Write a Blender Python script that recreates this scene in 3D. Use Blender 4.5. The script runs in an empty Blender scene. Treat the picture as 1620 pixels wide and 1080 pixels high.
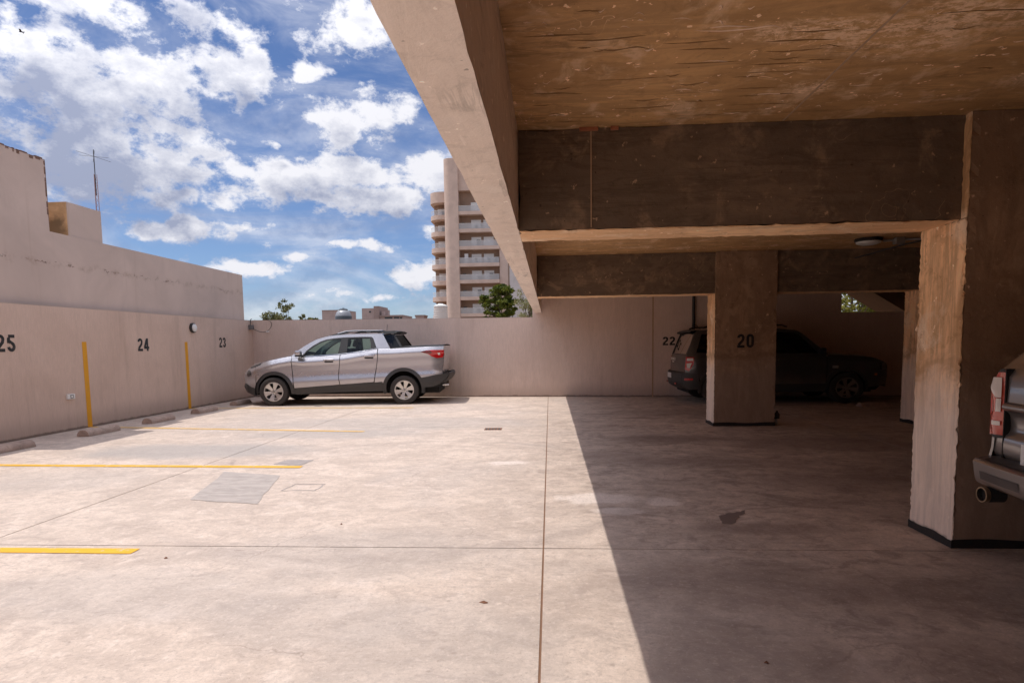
import bpy, bmesh, math, random
from mathutils import Vector, Matrix
from mathutils.geometry import delaunay_2d_cdt
R = math.radians
random.seed(7)
SC = bpy.context.scene
COL = SC.collection

# ------------------------------------------------------------------ camera
CAM_H = 1.36
yaw, pitch, roll = 0.0626, 0.0829, 0.0141
fw = Vector((-math.sin(yaw)*math.cos(pitch), math.cos(yaw)*math.cos(pitch), -math.sin(pitch)))
rt0 = Vector((math.cos(yaw), math.sin(yaw), 0))
up0 = rt0.cross(fw)
rt = rt0*math.cos(roll) - up0*math.sin(roll)
up = rt.cross(fw)
cd = bpy.data.cameras.new('camera')
cam = bpy.data.objects.new('camera', cd)
COL.objects.link(cam)
m = Matrix((rt, up, -fw)).transposed().to_4x4()
m.translation = (0, 0, CAM_H)
cam.matrix_world = m
cd.sensor_width = 36.0
cd.lens = 971.57/1620*36
cd.shift_y = 83.25/1620
cd.clip_start = 0.05
cd.clip_end = 6000
SC.camera = cam

# ------------------------------------------------------------------ exposure and renderer
SC.view_settings.view_transform = 'Standard'
SC.view_settings.look = 'None'
SC.view_settings.exposure = 0.62
SC.view_settings.gamma = 1.0
SC.view_settings.use_curve_mapping = False
SC.render.engine = 'CYCLES'
cy = SC.cycles
cy.max_bounces = 10
cy.diffuse_bounces = 6
cy.glossy_bounces = 4
cy.transmission_bounces = 6
cy.transparent_max_bounces = 10
cy.sample_clamp_indirect = 6.0
cy.caustics_reflective = False
cy.caustics_refractive = False
cy.use_denoising = True

# ------------------------------------------------------------------ sun: straight from the left, high
SUN_EL = math.atan2(1.0, 0.365)
sd = bpy.data.lights.new('sun', 'SUN')
sd.energy = 2.0
sd.angle = R(0.5)
sd.color = (1.0, 0.945, 0.875)
sun = bpy.data.objects.new('sun', sd)
COL.objects.link(sun)
ldir = Vector((0.365, -0.012, -1.0)).normalized()
sun.rotation_euler = ldir.to_track_quat('-Z', 'Y').to_euler()
sun.location = (-20, 0, 50)

# ------------------------------------------------------------------ node helpers
class NT:
    def __init__(s, tree):
        s.t = tree; s.n = tree.nodes; s.l = tree.links
    def node(s, kind, **kw):
        n = s.n.new(kind)
        for k, v in kw.items(): setattr(n, k, v)
        return n
    def put(s, sock, v):
        if hasattr(v, 'is_output') or isinstance(v, bpy.types.NodeSocket): s.l.new(v, sock)
        else: sock.default_value = v
    def math(s, op, a, b=0.0, c=None, clamp=False):
        n = s.node('ShaderNodeMath', operation=op, use_clamp=clamp)
        s.put(n.inputs[0], a); s.put(n.inputs[1], b)
        if c is not None: s.put(n.inputs[2], c)
        return n.outputs[0]
    def vmath(s, op, a, b=None):
        n = s.node('ShaderNodeVectorMath', operation=op)
        s.put(n.inputs[0], a)
        if b is not None: s.put(n.inputs[1], b)
        return n.outputs['Value'] if op in ('LENGTH', 'DISTANCE', 'DOT_PRODUCT') else n.outputs[0]
    def rng(s, v, a, b, c=0.0, d=1.0, smooth=True):
        n = s.node('ShaderNodeMapRange')
        n.interpolation_type = 'SMOOTHSTEP' if smooth else 'LINEAR'
        s.put(n.inputs[0], v)
        for i, q in enumerate((a, b, c, d)): s.put(n.inputs[i+1], q)
        return n.outputs[0]
    def noise(s, vec, scale, detail=5.0, rough=0.55, dist=0.0, out='Fac'):
        n = s.node('ShaderNodeTexNoise')
        s.put(n.inputs['Vector'], vec); n.inputs['Scale'].default_value = scale
        n.inputs['Detail'].default_value = detail; n.inputs['Roughness'].default_value = rough
        n.inputs['Distortion'].default_value = dist
        return n.outputs[out]
    def mix(s, f, a, b, mode='MIX'):
        n = s.node('ShaderNodeMix', data_type='RGBA', blend_type=mode)
        n.clamp_factor = True
        s.put(n.inputs[0], f); s.put(n.inputs[6], a); s.put(n.inputs[7], b)
        return n.outputs[2]
    def scalevec(s, v, sc, off=(0, 0, 0)):
        n = s.node('ShaderNodeMapping')
        s.put(n.inputs['Vector'], v); n.inputs['Scale'].default_value = sc; n.inputs['Location'].default_value = off
        return n.outputs[0]

def c4(c, k=1.0): return (c[0]*k, c[1]*k, c[2]*k, 1.0)

# ------------------------------------------------------------------ world: Nishita sky with broken cumulus
world = bpy.data.worlds.new('World')
SC.world = world
world.use_nodes = True
wt = NT(world.node_tree)
wt.n.clear()
SKY_STRENGTH = 0.059
sky = wt.node('ShaderNodeTexSky', sky_type='NISHITA')
sky.sun_disc = False
sky.sun_elevation = SUN_EL
sky.sun_rotation = R(-90)
sky.altitude = 200
sky.air_density = 1.0
sky.dust_density = 0.25
sky.ozone_density = 3.0
tc = wt.node('ShaderNodeTexCoord')
dirv = tc.outputs['Generated']
sx = wt.node('ShaderNodeSeparateXYZ'); wt.l.new(dirv, sx.inputs[0])
az = wt.math('ARCTAN2', sx.outputs[0], sx.outputs[1])
el = wt.math('ARCSINE', sx.outputs[2])
# the larger clouds standing over the lot: (azimuth, elevation, half width, half height, weight)
CLOUDS = [(-.645, .255, .17, .085, 1.0), (-.70, .335, .11, .075, 1.0), (-.475, .362, .072, .042, 1.0),
          (-.575, .335, .105, .070, 1.0), (-.68, .428, .16, .034, .85), (-.50, .43, .11, .036, .8),
          (-.565, .262, .10, .055, .9), (-.44, .398, .03, .03, .7), (-.275, .455, .12, .042, 1.0),
          (-.362, .394, .03, .016, .8), (-.262, .338, .085, .040, .85), (-.32, .318, .075, .05, .85),
          (-.39, .245, .115, .036, 1.0), (-.275, .222, .10, .034, .9), (-.315, .258, .09, .035, .9),
          (-.185, .262, .07, .040, .8), (-.545, .168, .11, .026, .85), (-.575, .206, .05, .014, .7),
          (-.46, .178, .08, .016, .6), (-.475, .118, .085, .022, .85), (-.315, .150, .085, .012, .7),
          (-.395, .133, .045, .014, .75), (-.215, .106, .085, .024, .8), (-.28, .074, .13, .014, .6),
          (-.18, .17, .05, .02, .6), (-.80, .30, .12, .09, .9), (-.42, .29, .05, .016, .6), (-.10, .45, .12, .05, .8)]
cmb0 = wt.node('ShaderNodeCombineXYZ'); wt.put(cmb0.inputs[0], az); wt.put(cmb0.inputs[1], el)

def density(shift):
    p = wt.vmath('ADD', cmb0.outputs[0], (shift[0], shift[1], 0.0))
    warp = wt.noise(dirv, 9.0, 3.0, 0.6, out='Color')
    wv = wt.vmath('MULTIPLY', wt.vmath('SUBTRACT', warp, (0.5, 0.5, 0.5)), (0.060, 0.045, 0.0))
    p = wt.vmath('ADD', p, wv)
    best = None
    for (a, e, ra, re, w) in CLOUDS:
        q = wt.vmath('MULTIPLY', wt.vmath('SUBTRACT', p, (a, e, 0.0)), (1.0/ra, 1.0/re, 0.0))
        b = wt.math('MULTIPLY_ADD', wt.vmath('LENGTH', q), -0.90, w*0.88)
        best = b if best is None else wt.math('MAXIMUM', best, b)
    # elsewhere: denser unseen cumulus, added for fill light; in view, the blue gaps between the clouds above
    g = wt.vmath('LENGTH', wt.vmath('MULTIPLY', wt.vmath('SUBTRACT', p, (-.38, .16, 0.0)), (1/.62, 1/.42, 0.0)))
    best = wt.math('MAXIMUM', best, wt.rng(g, 0.85, 1.25, -0.46, 0.20))
    best = wt.math('MINIMUM', best, 0.62)
    nd = wt.vmath('ADD', dirv, (shift[0]*0.9, shift[0]*-0.2, shift[1]))
    nd = wt.vmath('MULTIPLY', nd, (1.0, 1.0, 1.55))
    f1 = wt.noise(nd, 8.0, 12.0, 0.66, 0.15)
    f2 = wt.noise(nd, 32.0, 8.0, 0.68, 0.1)
    vo = wt.node('ShaderNodeTexVoronoi', feature='SMOOTH_F1')
    wt.put(vo.inputs['Vector'], nd); vo.inputs['Scale'].default_value = 24.0; vo.inputs['Smoothness'].default_value = 0.35
    puff = wt.math('MULTIPLY_ADD', vo.outputs['Distance'], -0.42, 0.17)
    n = wt.math('MULTIPLY_ADD', wt.math('SUBTRACT', f1, 0.5), 2.1, puff)
    n = wt.math('ADD', n, wt.math('MULTIPLY', wt.math('SUBTRACT', f2, 0.5), 1.5))
    return wt.math('ADD', best, n)
D0 = density((0, 0))
D1 = density((-0.016, 0.030))
alpha = wt.rng(D0, -0.10, 0.42)
veiln = wt.noise(wt.vmath('MULTIPLY', dirv, (1.0, 1.0, 3.2)), 4.5, 6.0, 0.62, 0.6)
veil = wt.math('MULTIPLY', wt.rng(veiln, 0.36, 0.68), wt.rng(el, 0.05, 0.30, 0.60, 0.40))
alpha = wt.math('MAXIMUM', alpha, veil)
alpha = wt.math('MULTIPLY', alpha, wt.rng(el, 0.0, 0.05, 0.25, 1.0))
thick = wt.rng(D0, 0.15, 0.95)
lit = wt.math('SUBTRACT', D0, D1)
shade = wt.math('SUBTRACT', wt.math('MULTIPLY', thick, 0.72), wt.math('MULTIPLY', lit, 0.85))
shade = wt.math('ADD', shade, wt.math('MULTIPLY', wt.rng(wt.noise(dirv, 3.2, 2.0, 0.5), 0.40, 0.68), 0.30))
# the deep undersides of the thickest banks
for (a, e, ra, re, k) in ((-.72, .265, .13, .075, .62), (-.64, .205, .10, .05, .55), (-.62, .437, .13, .026, .45), (-.735, .33, .05, .03, .25), (-.49, .445, .10, .022, .4), (-.53, .158, .07, .013, .45), (-.36, .226, .08, .013, .35), (-.57, .165, .12, .04, .3), (-.26, .205, .06, .012, .3), (-.52, .31, .05, .02, .25)):
    pv = wt.vmath('ADD', cmb0.outputs[0], wt.vmath('MULTIPLY', wt.vmath('SUBTRACT', wt.noise(dirv, 13.0, 6.0, 0.65, out='Color'), (0.5, 0.5, 0.5)), (0.12, 0.08, 0.0)))
    q = wt.vmath('LENGTH', wt.vmath('MULTIPLY', wt.vmath('SUBTRACT', pv, (a, e, 0.0)), (1.0/ra, 1.0/re, 0.0)))
    shade = wt.math('ADD', shade, wt.rng(q, 1.35, 0.20, 0.0, k*0.75))
shade = wt.math('ADD', shade, 0.0, clamp=True)
ccol = wt.mix(shade, (0.555, 0.555, 0.59, 1), (0.215, 0.24, 0.33, 1))
# forward scatter in clouds near the sun, boosted out of view for fill light
sunv = (-ldir).normalized()
ca = wt.vmath('DOT_PRODUCT', dirv, tuple(sunv))
ang = wt.math('ARCCOSINE', ca)
glow = wt.math('MULTIPLY_ADD', wt.math('EXPONENT', wt.math('MULTIPLY', wt.math('MULTIPLY', ang, ang), -2.6)), 3.2, 1.0)
bg1 = wt.node('ShaderNodeBackground'); wt.l.new(wt.mix(1.0, sky.outputs[0], (0.86, 0.94, 1.17, 1), 'MULTIPLY'), bg1.inputs[0]); bg1.inputs[1].default_value = SKY_STRENGTH
bg2 = wt.node('ShaderNodeBackground'); wt.l.new(ccol, bg2.inputs[0]); wt.l.new(glow, bg2.inputs[1])
mx = wt.node('ShaderNodeMixShader'); wt.l.new(alpha, mx.inputs[0]); wt.l.new(bg1.outputs[0], mx.inputs[1]); wt.l.new(bg2.outputs[0], mx.inputs[2])
wo = wt.node('ShaderNodeOutputWorld'); wt.l.new(mx.outputs[0], wo.inputs[0])
world.cycles.sampling_method = 'MANUAL'
world.cycles.sample_map_resolution = 512

# ------------------------------------------------------------------ material helpers
def new_mat(name):
    mt = bpy.data.materials.new(name); mt.use_nodes = True
    t = NT(mt.node_tree); t.n.clear()
    out = t.node('ShaderNodeOutputMaterial')
    b = t.node('ShaderNodeBsdfPrincipled')
    t.l.new(b.outputs[0], out.inputs[0])
    return mt, t, b, out

def simple(name, col, rough=0.5, metal=0.0, var=0.12, nscale=9.0, coat=0.0, bump=0.0, spec=0.5):
    mt, t, b, out = new_mat(name)
    co = t.node('ShaderNodeTexCoord').outputs['Object']
    n = t.noise(co, nscale, 4.0, 0.6)
    col_s = t.mix(n, c4(col, 1-var), c4(col, 1+var))
    t.put(b.inputs['Base Color'], col_s)
    b.inputs['Metallic'].default_value = metal
    t.put(b.inputs['Roughness'], t.rng(n, 0.3, 0.7, max(0.02, rough-0.05), min(1, rough+0.05)))
    b.inputs['Coat Weight'].default_value = coat
    b.inputs['Coat Roughness'].default_value = 0.06
    b.inputs['Specular IOR Level'].default_value = spec
    if bump > 0:
        bn = t.node('ShaderNodeBump'); bn.inputs['Strength'].default_value = bump; bn.inputs['Distance'].default_value = 0.01
        t.put(bn.inputs['Height'], t.noise(co, nscale*6, 4.0, 0.6)); t.l.new(bn.outputs[0], b.inputs['Normal'])
    return mt

def worldpos(t): return t.node('ShaderNodeNewGeometry').outputs['Position']

def blob(t, P, c, r, soft=0.6, namp=0.5, nsc=2.5):
    """0..1 mask of an uneven patch round c"""
    q = t.vmath('MULTIPLY', t.vmath('SUBTRACT', P, c), tuple(1.0/x if x else 0.0 for x in r))
    d = t.vmath('LENGTH', q)
    d = t.math('ADD', d, t.math('MULTIPLY', t.math('SUBTRACT', t.noise(P, nsc, 6.0, 0.62), 0.5), namp*2))
    return t.rng(d, 1.0+soft*0.5, 1.0-soft*0.5)

def floor_mat():
    mt, t, b, out = new_mat('floor_concrete')
    P = worldpos(t)
    big = t.noise(P, 0.32, 6.0, 0.62, 0.6)
    mid = t.noise(t.scalevec(P, (0.8, 1.2, 1.0)), 1.5, 9.0, 0.68, 0.9)
    cloud = t.noise(P, 4.2, 8.0, 0.70, 0.8)
    small = t.noise(P, 13.0, 6.0, 0.72, 0.5)
    trowel = t.noise(t.scalevec(P, (0.7, 1.7, 1.0)), 4.6, 9.0, 0.74, 1.2)
    fine = t.noise(P, 60.0, 5.0, 0.8)
    col = t.mix(t.rng(mid, 0.38, 0.62), (0.50, 0.402, 0.335, 1), (0.645, 0.525, 0.44, 1))
    col = t.mix(t.rng(big, 0.50, 0.62, 0.0, 0.55), col, (0.47, 0.400, 0.358, 1))
    col = t.mix(t.rng(cloud, 0.50, 0.64, 0.0, 0.62), col, (0.43, 0.350, 0.302, 1))
    col = t.mix(t.rng(cloud, 0.47, 0.33, 0.0, 0.50), col, (0.76, 0.635, 0.55, 1))
    col = t.mix(t.rng(small, 0.52, 0.66, 0.0, 0.50), col, (0.40, 0.325, 0.28, 1))
    col = t.mix(t.rng(small, 0.46, 0.33, 0.0, 0.45), col, (0.76, 0.64, 0.555, 1))
    col = t.mix(t.rng(trowel, 0.52, 0.64, 0.0, 0.55), col, (0.38, 0.305, 0.262, 1))
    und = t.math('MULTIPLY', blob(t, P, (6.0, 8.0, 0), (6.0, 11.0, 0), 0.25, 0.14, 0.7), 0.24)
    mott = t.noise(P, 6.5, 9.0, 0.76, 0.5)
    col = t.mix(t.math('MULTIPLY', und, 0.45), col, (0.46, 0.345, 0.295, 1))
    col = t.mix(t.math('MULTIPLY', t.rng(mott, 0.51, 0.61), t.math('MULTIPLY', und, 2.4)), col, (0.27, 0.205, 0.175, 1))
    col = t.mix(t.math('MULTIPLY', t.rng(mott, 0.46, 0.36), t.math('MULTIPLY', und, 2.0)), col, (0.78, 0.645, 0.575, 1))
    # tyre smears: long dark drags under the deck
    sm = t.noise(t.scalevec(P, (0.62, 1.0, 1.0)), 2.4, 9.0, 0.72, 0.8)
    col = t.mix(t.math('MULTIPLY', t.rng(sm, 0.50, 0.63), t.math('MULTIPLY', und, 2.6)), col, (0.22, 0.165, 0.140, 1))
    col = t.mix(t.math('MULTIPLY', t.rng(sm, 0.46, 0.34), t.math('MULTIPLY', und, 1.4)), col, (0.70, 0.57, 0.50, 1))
    for c, r, k in (((-4.7, 7.75, 0), (1.5, .55, 0), .85), ((-3.4, 9.2, 0), (1.3, .45, 0), .6), ((-2.6, 10.5, 0), (2.2, .8, 0), .45), ((-5.2, 6.0, 0), (1.0, .5, 0), .3),
                    ((-1.3, 3.9, 0), (.9, .5, 0), .35), ((-.5, 2.4, 0), (.6, .7, 0), .3), ((-2.3, 3.2, 0), (1.0, .35, 0), .35), ((-1.2, 2.9, 0), (.5, .3, 0), .3)):
        col = t.mix(t.math('MULTIPLY', blob(t, P, c, r, 0.7, 0.5, 1.5), k), col, (0.36, 0.325, 0.305, 1))
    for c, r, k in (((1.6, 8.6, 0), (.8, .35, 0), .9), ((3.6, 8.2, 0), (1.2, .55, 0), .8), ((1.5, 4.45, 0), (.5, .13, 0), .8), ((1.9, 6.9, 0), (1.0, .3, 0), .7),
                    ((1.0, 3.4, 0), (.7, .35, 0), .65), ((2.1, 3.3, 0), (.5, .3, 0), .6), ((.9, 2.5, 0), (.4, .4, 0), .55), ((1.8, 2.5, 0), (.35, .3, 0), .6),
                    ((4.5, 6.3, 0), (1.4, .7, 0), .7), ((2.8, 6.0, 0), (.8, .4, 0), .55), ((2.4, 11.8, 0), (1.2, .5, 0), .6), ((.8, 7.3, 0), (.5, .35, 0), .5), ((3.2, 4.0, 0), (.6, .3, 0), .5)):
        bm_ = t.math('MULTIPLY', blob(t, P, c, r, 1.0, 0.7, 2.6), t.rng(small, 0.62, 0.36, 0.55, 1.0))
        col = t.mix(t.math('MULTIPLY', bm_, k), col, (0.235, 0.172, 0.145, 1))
    for c, r in (((.95, 5.2, 0), (.14, .13, 0)), ((.42, 5.3, 0), (.35, .18, 0)), ((-.5, 6.9, 0), (.22, .10, 0)), ((.55, 4.9, 0), (.2, .1, 0))):
        col = t.mix(t.math('MULTIPLY', blob(t, P, c, r, 0.5, 0.8, 6.0), 0.6), col, (0.84, 0.74, 0.68, 1))
    dv = t.vmath('LENGTH', t.vmath('MULTIPLY', t.vmath('SUBTRACT', P, (-1.4, 6.1, 0)), (1, 1, 0)))
    ring = t.math('MULTIPLY', t.rng(t.math('ABSOLUTE', t.math('SUBTRACT', dv, 2.35)), 0.10, 0.02), t.rng(big, 0.35, 0.6, 0.0, 0.35))
    col = t.mix(ring, col, (0.32, 0.26, 0.23, 1))
    spk = t.noise(P, 26.0, 2.0, 0.5)
    col = t.mix(t.rng(spk, 0.62, 0.74, 0.0, 0.5), col, (0.32, 0.257, 0.22, 1))
    grit = t.noise(P, 34.0, 5.0, 0.78)
    col = t.mix(t.rng(grit, 0.52, 0.64, 0.0, 0.42), col, (0.38, 0.31, 0.265, 1))
    col = t.mix(t.rng(grit, 0.46, 0.34, 0.0, 0.35), col, (0.78, 0.655, 0.57, 1))
    pit = t.noise(P, 90.0, 2.0, 0.5)
    col = t.mix(t.rng(pit, 0.66, 0.72, 0.0, 0.55), col, (0.24, 0.19, 0.16, 1))
    col = t.mix(t.rng(fine, 0.46, 0.66, 0.0, 0.5), col, (0.40, 0.325, 0.275, 1))
    # hairline crazing
    vor = t.node('ShaderNodeTexVoronoi', feature='DISTANCE_TO_EDGE')
    t.put(vor.inputs['Vector'], t.vmath('ADD', P, t.vmath('MULTIPLY', t.noise(P, 2.0, 5.0, 0.6, out='Color'), (.5, .5, 0)))); vor.inputs['Scale'].default_value = 0.9
    hair = t.math('MULTIPLY', t.rng(vor.outputs['Distance'], 0.006, 0.001), t.rng(t.noise(P, 0.9, 3.0, 0.6), 0.5, 0.62, 0.0, 0.5))
    col = t.mix(hair, col, (0.26, 0.2, 0.17, 1))
    t.put(b.inputs['Base Color'], col)
    t.put(b.inputs['Roughness'], t.rng(cloud, 0.3, 0.7, 0.60, 0.85))
    b.inputs['Specular IOR Level'].default_value = 0.35
    bn = t.node('ShaderNodeBump'); bn.inputs['Strength'].default_value = 0.3; bn.inputs['Distance'].default_value = 0.004
    t.put(bn.inputs['Height'], t.math('ADD', fine, t.math('ADD', t.math('MULTIPLY', small, 1.5), t.math('MULTIPLY', trowel, 2.0)))); t.l.new(bn.outputs[0], b.inputs['Normal'])
    return mt

def render_wall_mat(name, col, dark, streak=1.0, topdirt=None):
    """brushed render coat: fine vertical combing, runs of dirt"""
    mt, t, b, out = new_mat(name)
    P = worldpos(t)
    comb = t.noise(t.scalevec(P, (1.0, 1.0, 0.09)), 60.0, 5.0, 0.75)
    big = t.noise(P, 0.7, 6.0, 0.6, 0.4)
    run = t.noise(t.scalevec(P, (1.0, 1.0, 0.10)), 4.0, 5.0, 0.65)
    c = t.mix(t.rng(comb, 0.30, 0.72), c4(col, 0.91), c4(col, 1.07))
    c = t.mix(t.rng(big, 0.42, 0.75, 0.0, 0.5), c, c4(dark))
    c = t.mix(t.rng(run, 0.50, 0.76, 0.0, 0.42*streak), c, c4(dark, 0.8))
    sp = t.node('ShaderNodeSeparateXYZ'); t.l.new(P, sp.inputs[0])
    low = t.math('ADD', sp.outputs[2], t.math('MULTIPLY', t.math('SUBTRACT', big, 0.5), 0.35))
    c = t.mix(t.rng(low, 0.42, 0.0, 0.0, 0.45), c, c4(dark, 0.62))
    lowb = t.math('ADD', sp.outputs[2], t.math('MULTIPLY', t.math('SUBTRACT', t.noise(P, 6.0, 4.0, 0.7), 0.5), 0.07))
    c = t.mix(t.rng(lowb, 0.055, 0.02, 0.0, 0.8), c, c4(dark, 0.3))
    t.put(b.inputs['Base Color'], c)
    b.inputs['Roughness'].default_value = 0.9
    b.inputs['Specular IOR Level'].default_value = 0.2
    bn = t.node('ShaderNodeBump'); bn.inputs['Strength'].default_value = 0.5; bn.inputs['Distance'].default_value = 0.006
    t.put(bn.inputs['Height'], comb); t.l.new(bn.outputs[0], b.inputs['Normal'])
    return mt

def plaster_mat(name, col, dirt, crack_z=None):
    mt, t, b, out = new_mat(name)
    P = worldpos(t)
    big = t.noise(P, 0.8, 6.0, 0.6, 0.5)
    fine = t.noise(P, 28.0, 4.0, 0.7)
    c = t.mix(t.rng(big, 0.3, 0.75), c4(col, 1.06), c4(col, 0.88))
    c = t.mix(t.rng(t.noise(t.scalevec(P, (1, 1, 0.12)), 3.0, 5.0, 0.65), 0.55, 0.8, 0, 0.35), c, c4(dirt))
    if crack_z is not None:
        sp = t.node('ShaderNodeSeparateXYZ'); t.l.new(P, sp.inputs[0])
        wob = t.math('MULTIPLY', t.math('SUBTRACT', t.noise(P, 3.5, 6.0, 0.7), 0.5), 0.30)
        d = t.math('ABSOLUTE', t.math('SUBTRACT', t.math('ADD', sp.outputs[2], wob), crack_z))
        broken = t.rng(t.noise(P, 2.2, 5.0, 0.7), 0.47, 0.56)
        c = t.mix(t.math('MULTIPLY', t.rng(d, 0.016, 0.002), t.math('MULTIPLY', broken, t.rng(t.noise(P, 11.0, 4.0, 0.7), 0.42, 0.62))), c, (0.13, 0.085, 0.065, 1))
        hal = t.math('MULTIPLY', t.rng(d, 0.10, 0.0), t.rng(t.noise(P, 5.0, 5.0, 0.7), 0.45, 0.65, 0.0, 0.5))
        c = t.mix(hal, c, c4(dirt, 0.85))
        drip = t.math('MULTIPLY', t.rng(sp.outputs[2], crack_z-0.45, crack_z-0.05), t.rng(t.noise(t.scalevec(P, (1, 1, 0.05)), 7.0, 4.0, 0.6), 0.58, 0.72, 0.0, 0.30))
        c = t.mix(drip, c, c4(dirt))
    t.put(b.inputs['Base Color'], c)
    b.inputs['Roughness'].default_value = 0.88
    b.inputs['Specular IOR Level'].default_value = 0.2
    bn = t.node('ShaderNodeBump'); bn.inputs['Strength'].default_value = 0.25; bn.inputs['Distance'].default_value = 0.006
    t.put(bn.inputs['Height'], fine); t.l.new(bn.outputs[0], b.inputs['Normal'])
    return mt

def raw_concrete(name, col, stain, pale, axis=0, cracks=0.0, patch=None, low=None, gk=0.4):
    """board-marked bare concrete with brown staining"""
    mt, t, b, out = new_mat(name)
    P = worldpos(t)
    sc = [2.2, 2.2, 2.2]; sc[axis] = 0.22 if gk > 0.6 else 0.5
    grain = t.noise(t.scalevec(P, tuple(sc)), 6.5 if gk > 0.6 else 3.4, 8.0, 0.72, 0.9)
    big = t.noise(P, 0.75, 6.0, 0.62, 0.8)
    mid = t.noise(P, 3.2, 6.0, 0.66, 0.5)
    fine = t.noise(P, 46.0, 4.0, 0.7)
    c = t.mix(t.rng(grain, 0.39, 0.61), c4(col, 1-.45*gk), c4(col, 1+.28*gk))
    c = t.mix(t.rng(big, 0.46, 0.60, 0.0, 0.60), c, c4(stain))
    c = t.mix(t.rng(mid, 0.52, 0.66, 0.0, 0.55), c, c4(pale))
    c = t.mix(t.rng(t.noise(P, 9.0, 6.0, 0.74, 0.4), 0.52, 0.66, 0.0, 0.50), c, c4(stain, 0.75))
    c = t.mix(t.rng(grain, 0.62, 0.74, 0.0, 0.75*gk), c, c4(stain, 0.55))
    # lime specks and pits
    c = t.mix(t.rng(t.noise(P, 17.0, 3.0, 0.6), 0.665, 0.72, 0.0, 0.75), c, c4(pale, 1.5))
    scr = t.math('ABSOLUTE', t.math('SUBTRACT', t.noise(P, 2.6, 3.0, 0.55, 1.2), 0.5))
    c = t.mix(t.math('MULTIPLY', t.rng(scr, 0.004, 0.001), t.rng(t.noise(P, 1.7, 2.0, 0.5), 0.56, 0.64, 0.0, 0.6)), c, c4(pale, 1.3))
    c = t.mix(t.rng(t.noise(P, 30.0, 2.0, 0.5), 0.735, 0.78, 0.0, 0.7), c, c4(stain, 0.35))
    if cracks > 0:
        sc2 = [1.0, 1.0, 1.0]; sc2[axis] = 0.10
        cn = t.noise(t.scalevec(P, tuple(sc2)), 7.5, 5.0, 0.62, 0.35)
        ln = t.math('ABSOLUTE', t.math('SUBTRACT', cn, 0.56))
        msk = t.rng(t.noise(P, 1.1, 3.0, 0.6), 0.46, 0.60)
        c = t.mix(t.math('MULTIPLY', t.math('MULTIPLY', t.rng(ln, 0.030, 0.004), msk), cracks), c, c4(stain, 0.25))
        ln2 = t.math('ABSOLUTE', t.math('SUBTRACT', cn, 0.46))
        msk2 = t.rng(t.noise(P, 1.9, 3.0, 0.6), 0.58, 0.66)
        c = t.mix(t.math('MULTIPLY', t.math('MULTIPLY', t.rng(ln2, 0.012, 0.003), msk2), cracks), c, c4(pale, 1.2))
    if patch:
        for pc, pr in patch:
            pm = blob(t, P, pc, pr, 0.9, 0.75, 2.2)
            pm = t.math('MULTIPLY', pm, t.rng(t.noise(t.scalevec(P, (1.0, 1.5, 1.0)), 17.0, 8.0, 0.78, 0.15), 0.44, 0.60, 0.0, 0.85))
            c = t.mix(pm, c, c4(pale, 1.15))
    if low:
        sp = t.node('ShaderNodeSeparateXYZ'); t.l.new(P, sp.inputs[0])
        z = t.math('ADD', sp.outputs[2], t.math('MULTIPLY', t.math('SUBTRACT', mid, 0.5), 0.5))
        lc = t.mix(t.rng(grain, 0.3, 0.7), c4(low, 0.85), c4(low, 1.12))
        c = t.mix(t.rng(z, 1.25, 0.75, 0.0, 0.85), c, lc)
        c = t.mix(t.rng(t.math('ABSOLUTE', t.math('SUBTRACT', z, 1.12)), 0.10, 0.0, 0.0, 0.5), c, c4(stain, 0.8))
    t.put(b.inputs['Base Color'], c)
    t.put(b.inputs['Roughness'], t.rng(mid, 0.3, 0.7, 0.62, 0.85))
    b.inputs['Specular IOR Level'].default_value = 0.3
    bn = t.node('ShaderNodeBump'); bn.inputs['Strength'].default_value = 0.45; bn.inputs['Distance'].default_value = 0.006
    t.put(bn.inputs['Height'], t.math('ADD', fine, t.math('MULTIPLY', grain, 1.5))); t.l.new(bn.outputs[0], b.inputs['Normal'])
    return mt

def paint_mat(name, col, worn, amt=0.5):
    mt, t, b, out = new_mat(name)
    P = worldpos(t)
    w = t.noise(P, 14.0, 6.0, 0.72)
    w2 = t.noise(P, 2.5, 4.0, 0.6)
    k = t.rng(t.math('ADD', w, t.math('MULTIPLY', t.math('SUBTRACT', w2, 0.5), 0.4)), 0.55, 0.64, 0.0, amt)
    t.put(b.inputs['Base Color'], t.mix(k, t.mix(w2, c4(col, 0.92), c4(col, 1.06)), c4(worn)))
    b.inputs['Roughness'].default_value = 0.6
    return mt

def glass_mat(name, tint, gloss=1.0):
    mt, t, b, out = new_mat(name)
    t.n.remove(b)
    tr = t.node('ShaderNodeBsdfTransparent'); tr.inputs[0].default_value = c4(tint)
    gl = t.node('ShaderNodeBsdfGlossy'); gl.inputs['Roughness'].default_value = 0.03
    fr = t.node('ShaderNodeFresnel'); fr.inputs[0].default_value = 1.5
    co = t.node('ShaderNodeTexCoord').outputs['Object']
    dust = t.math('MULTIPLY_ADD', t.noise(co, 3.0, 4.0, 0.6), 0.02, 0.0)
    mxs = t.node('ShaderNodeMixShader'); t.put(mxs.inputs[0], t.math('MULTIPLY_ADD', fr.outputs[0], gloss, dust))
    t.l.new(tr.outputs[0], mxs.inputs[1]); t.l.new(gl.outputs[0], mxs.inputs[2]); t.l.new(mxs.outputs[0], out.inputs[0])
    return mt

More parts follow.
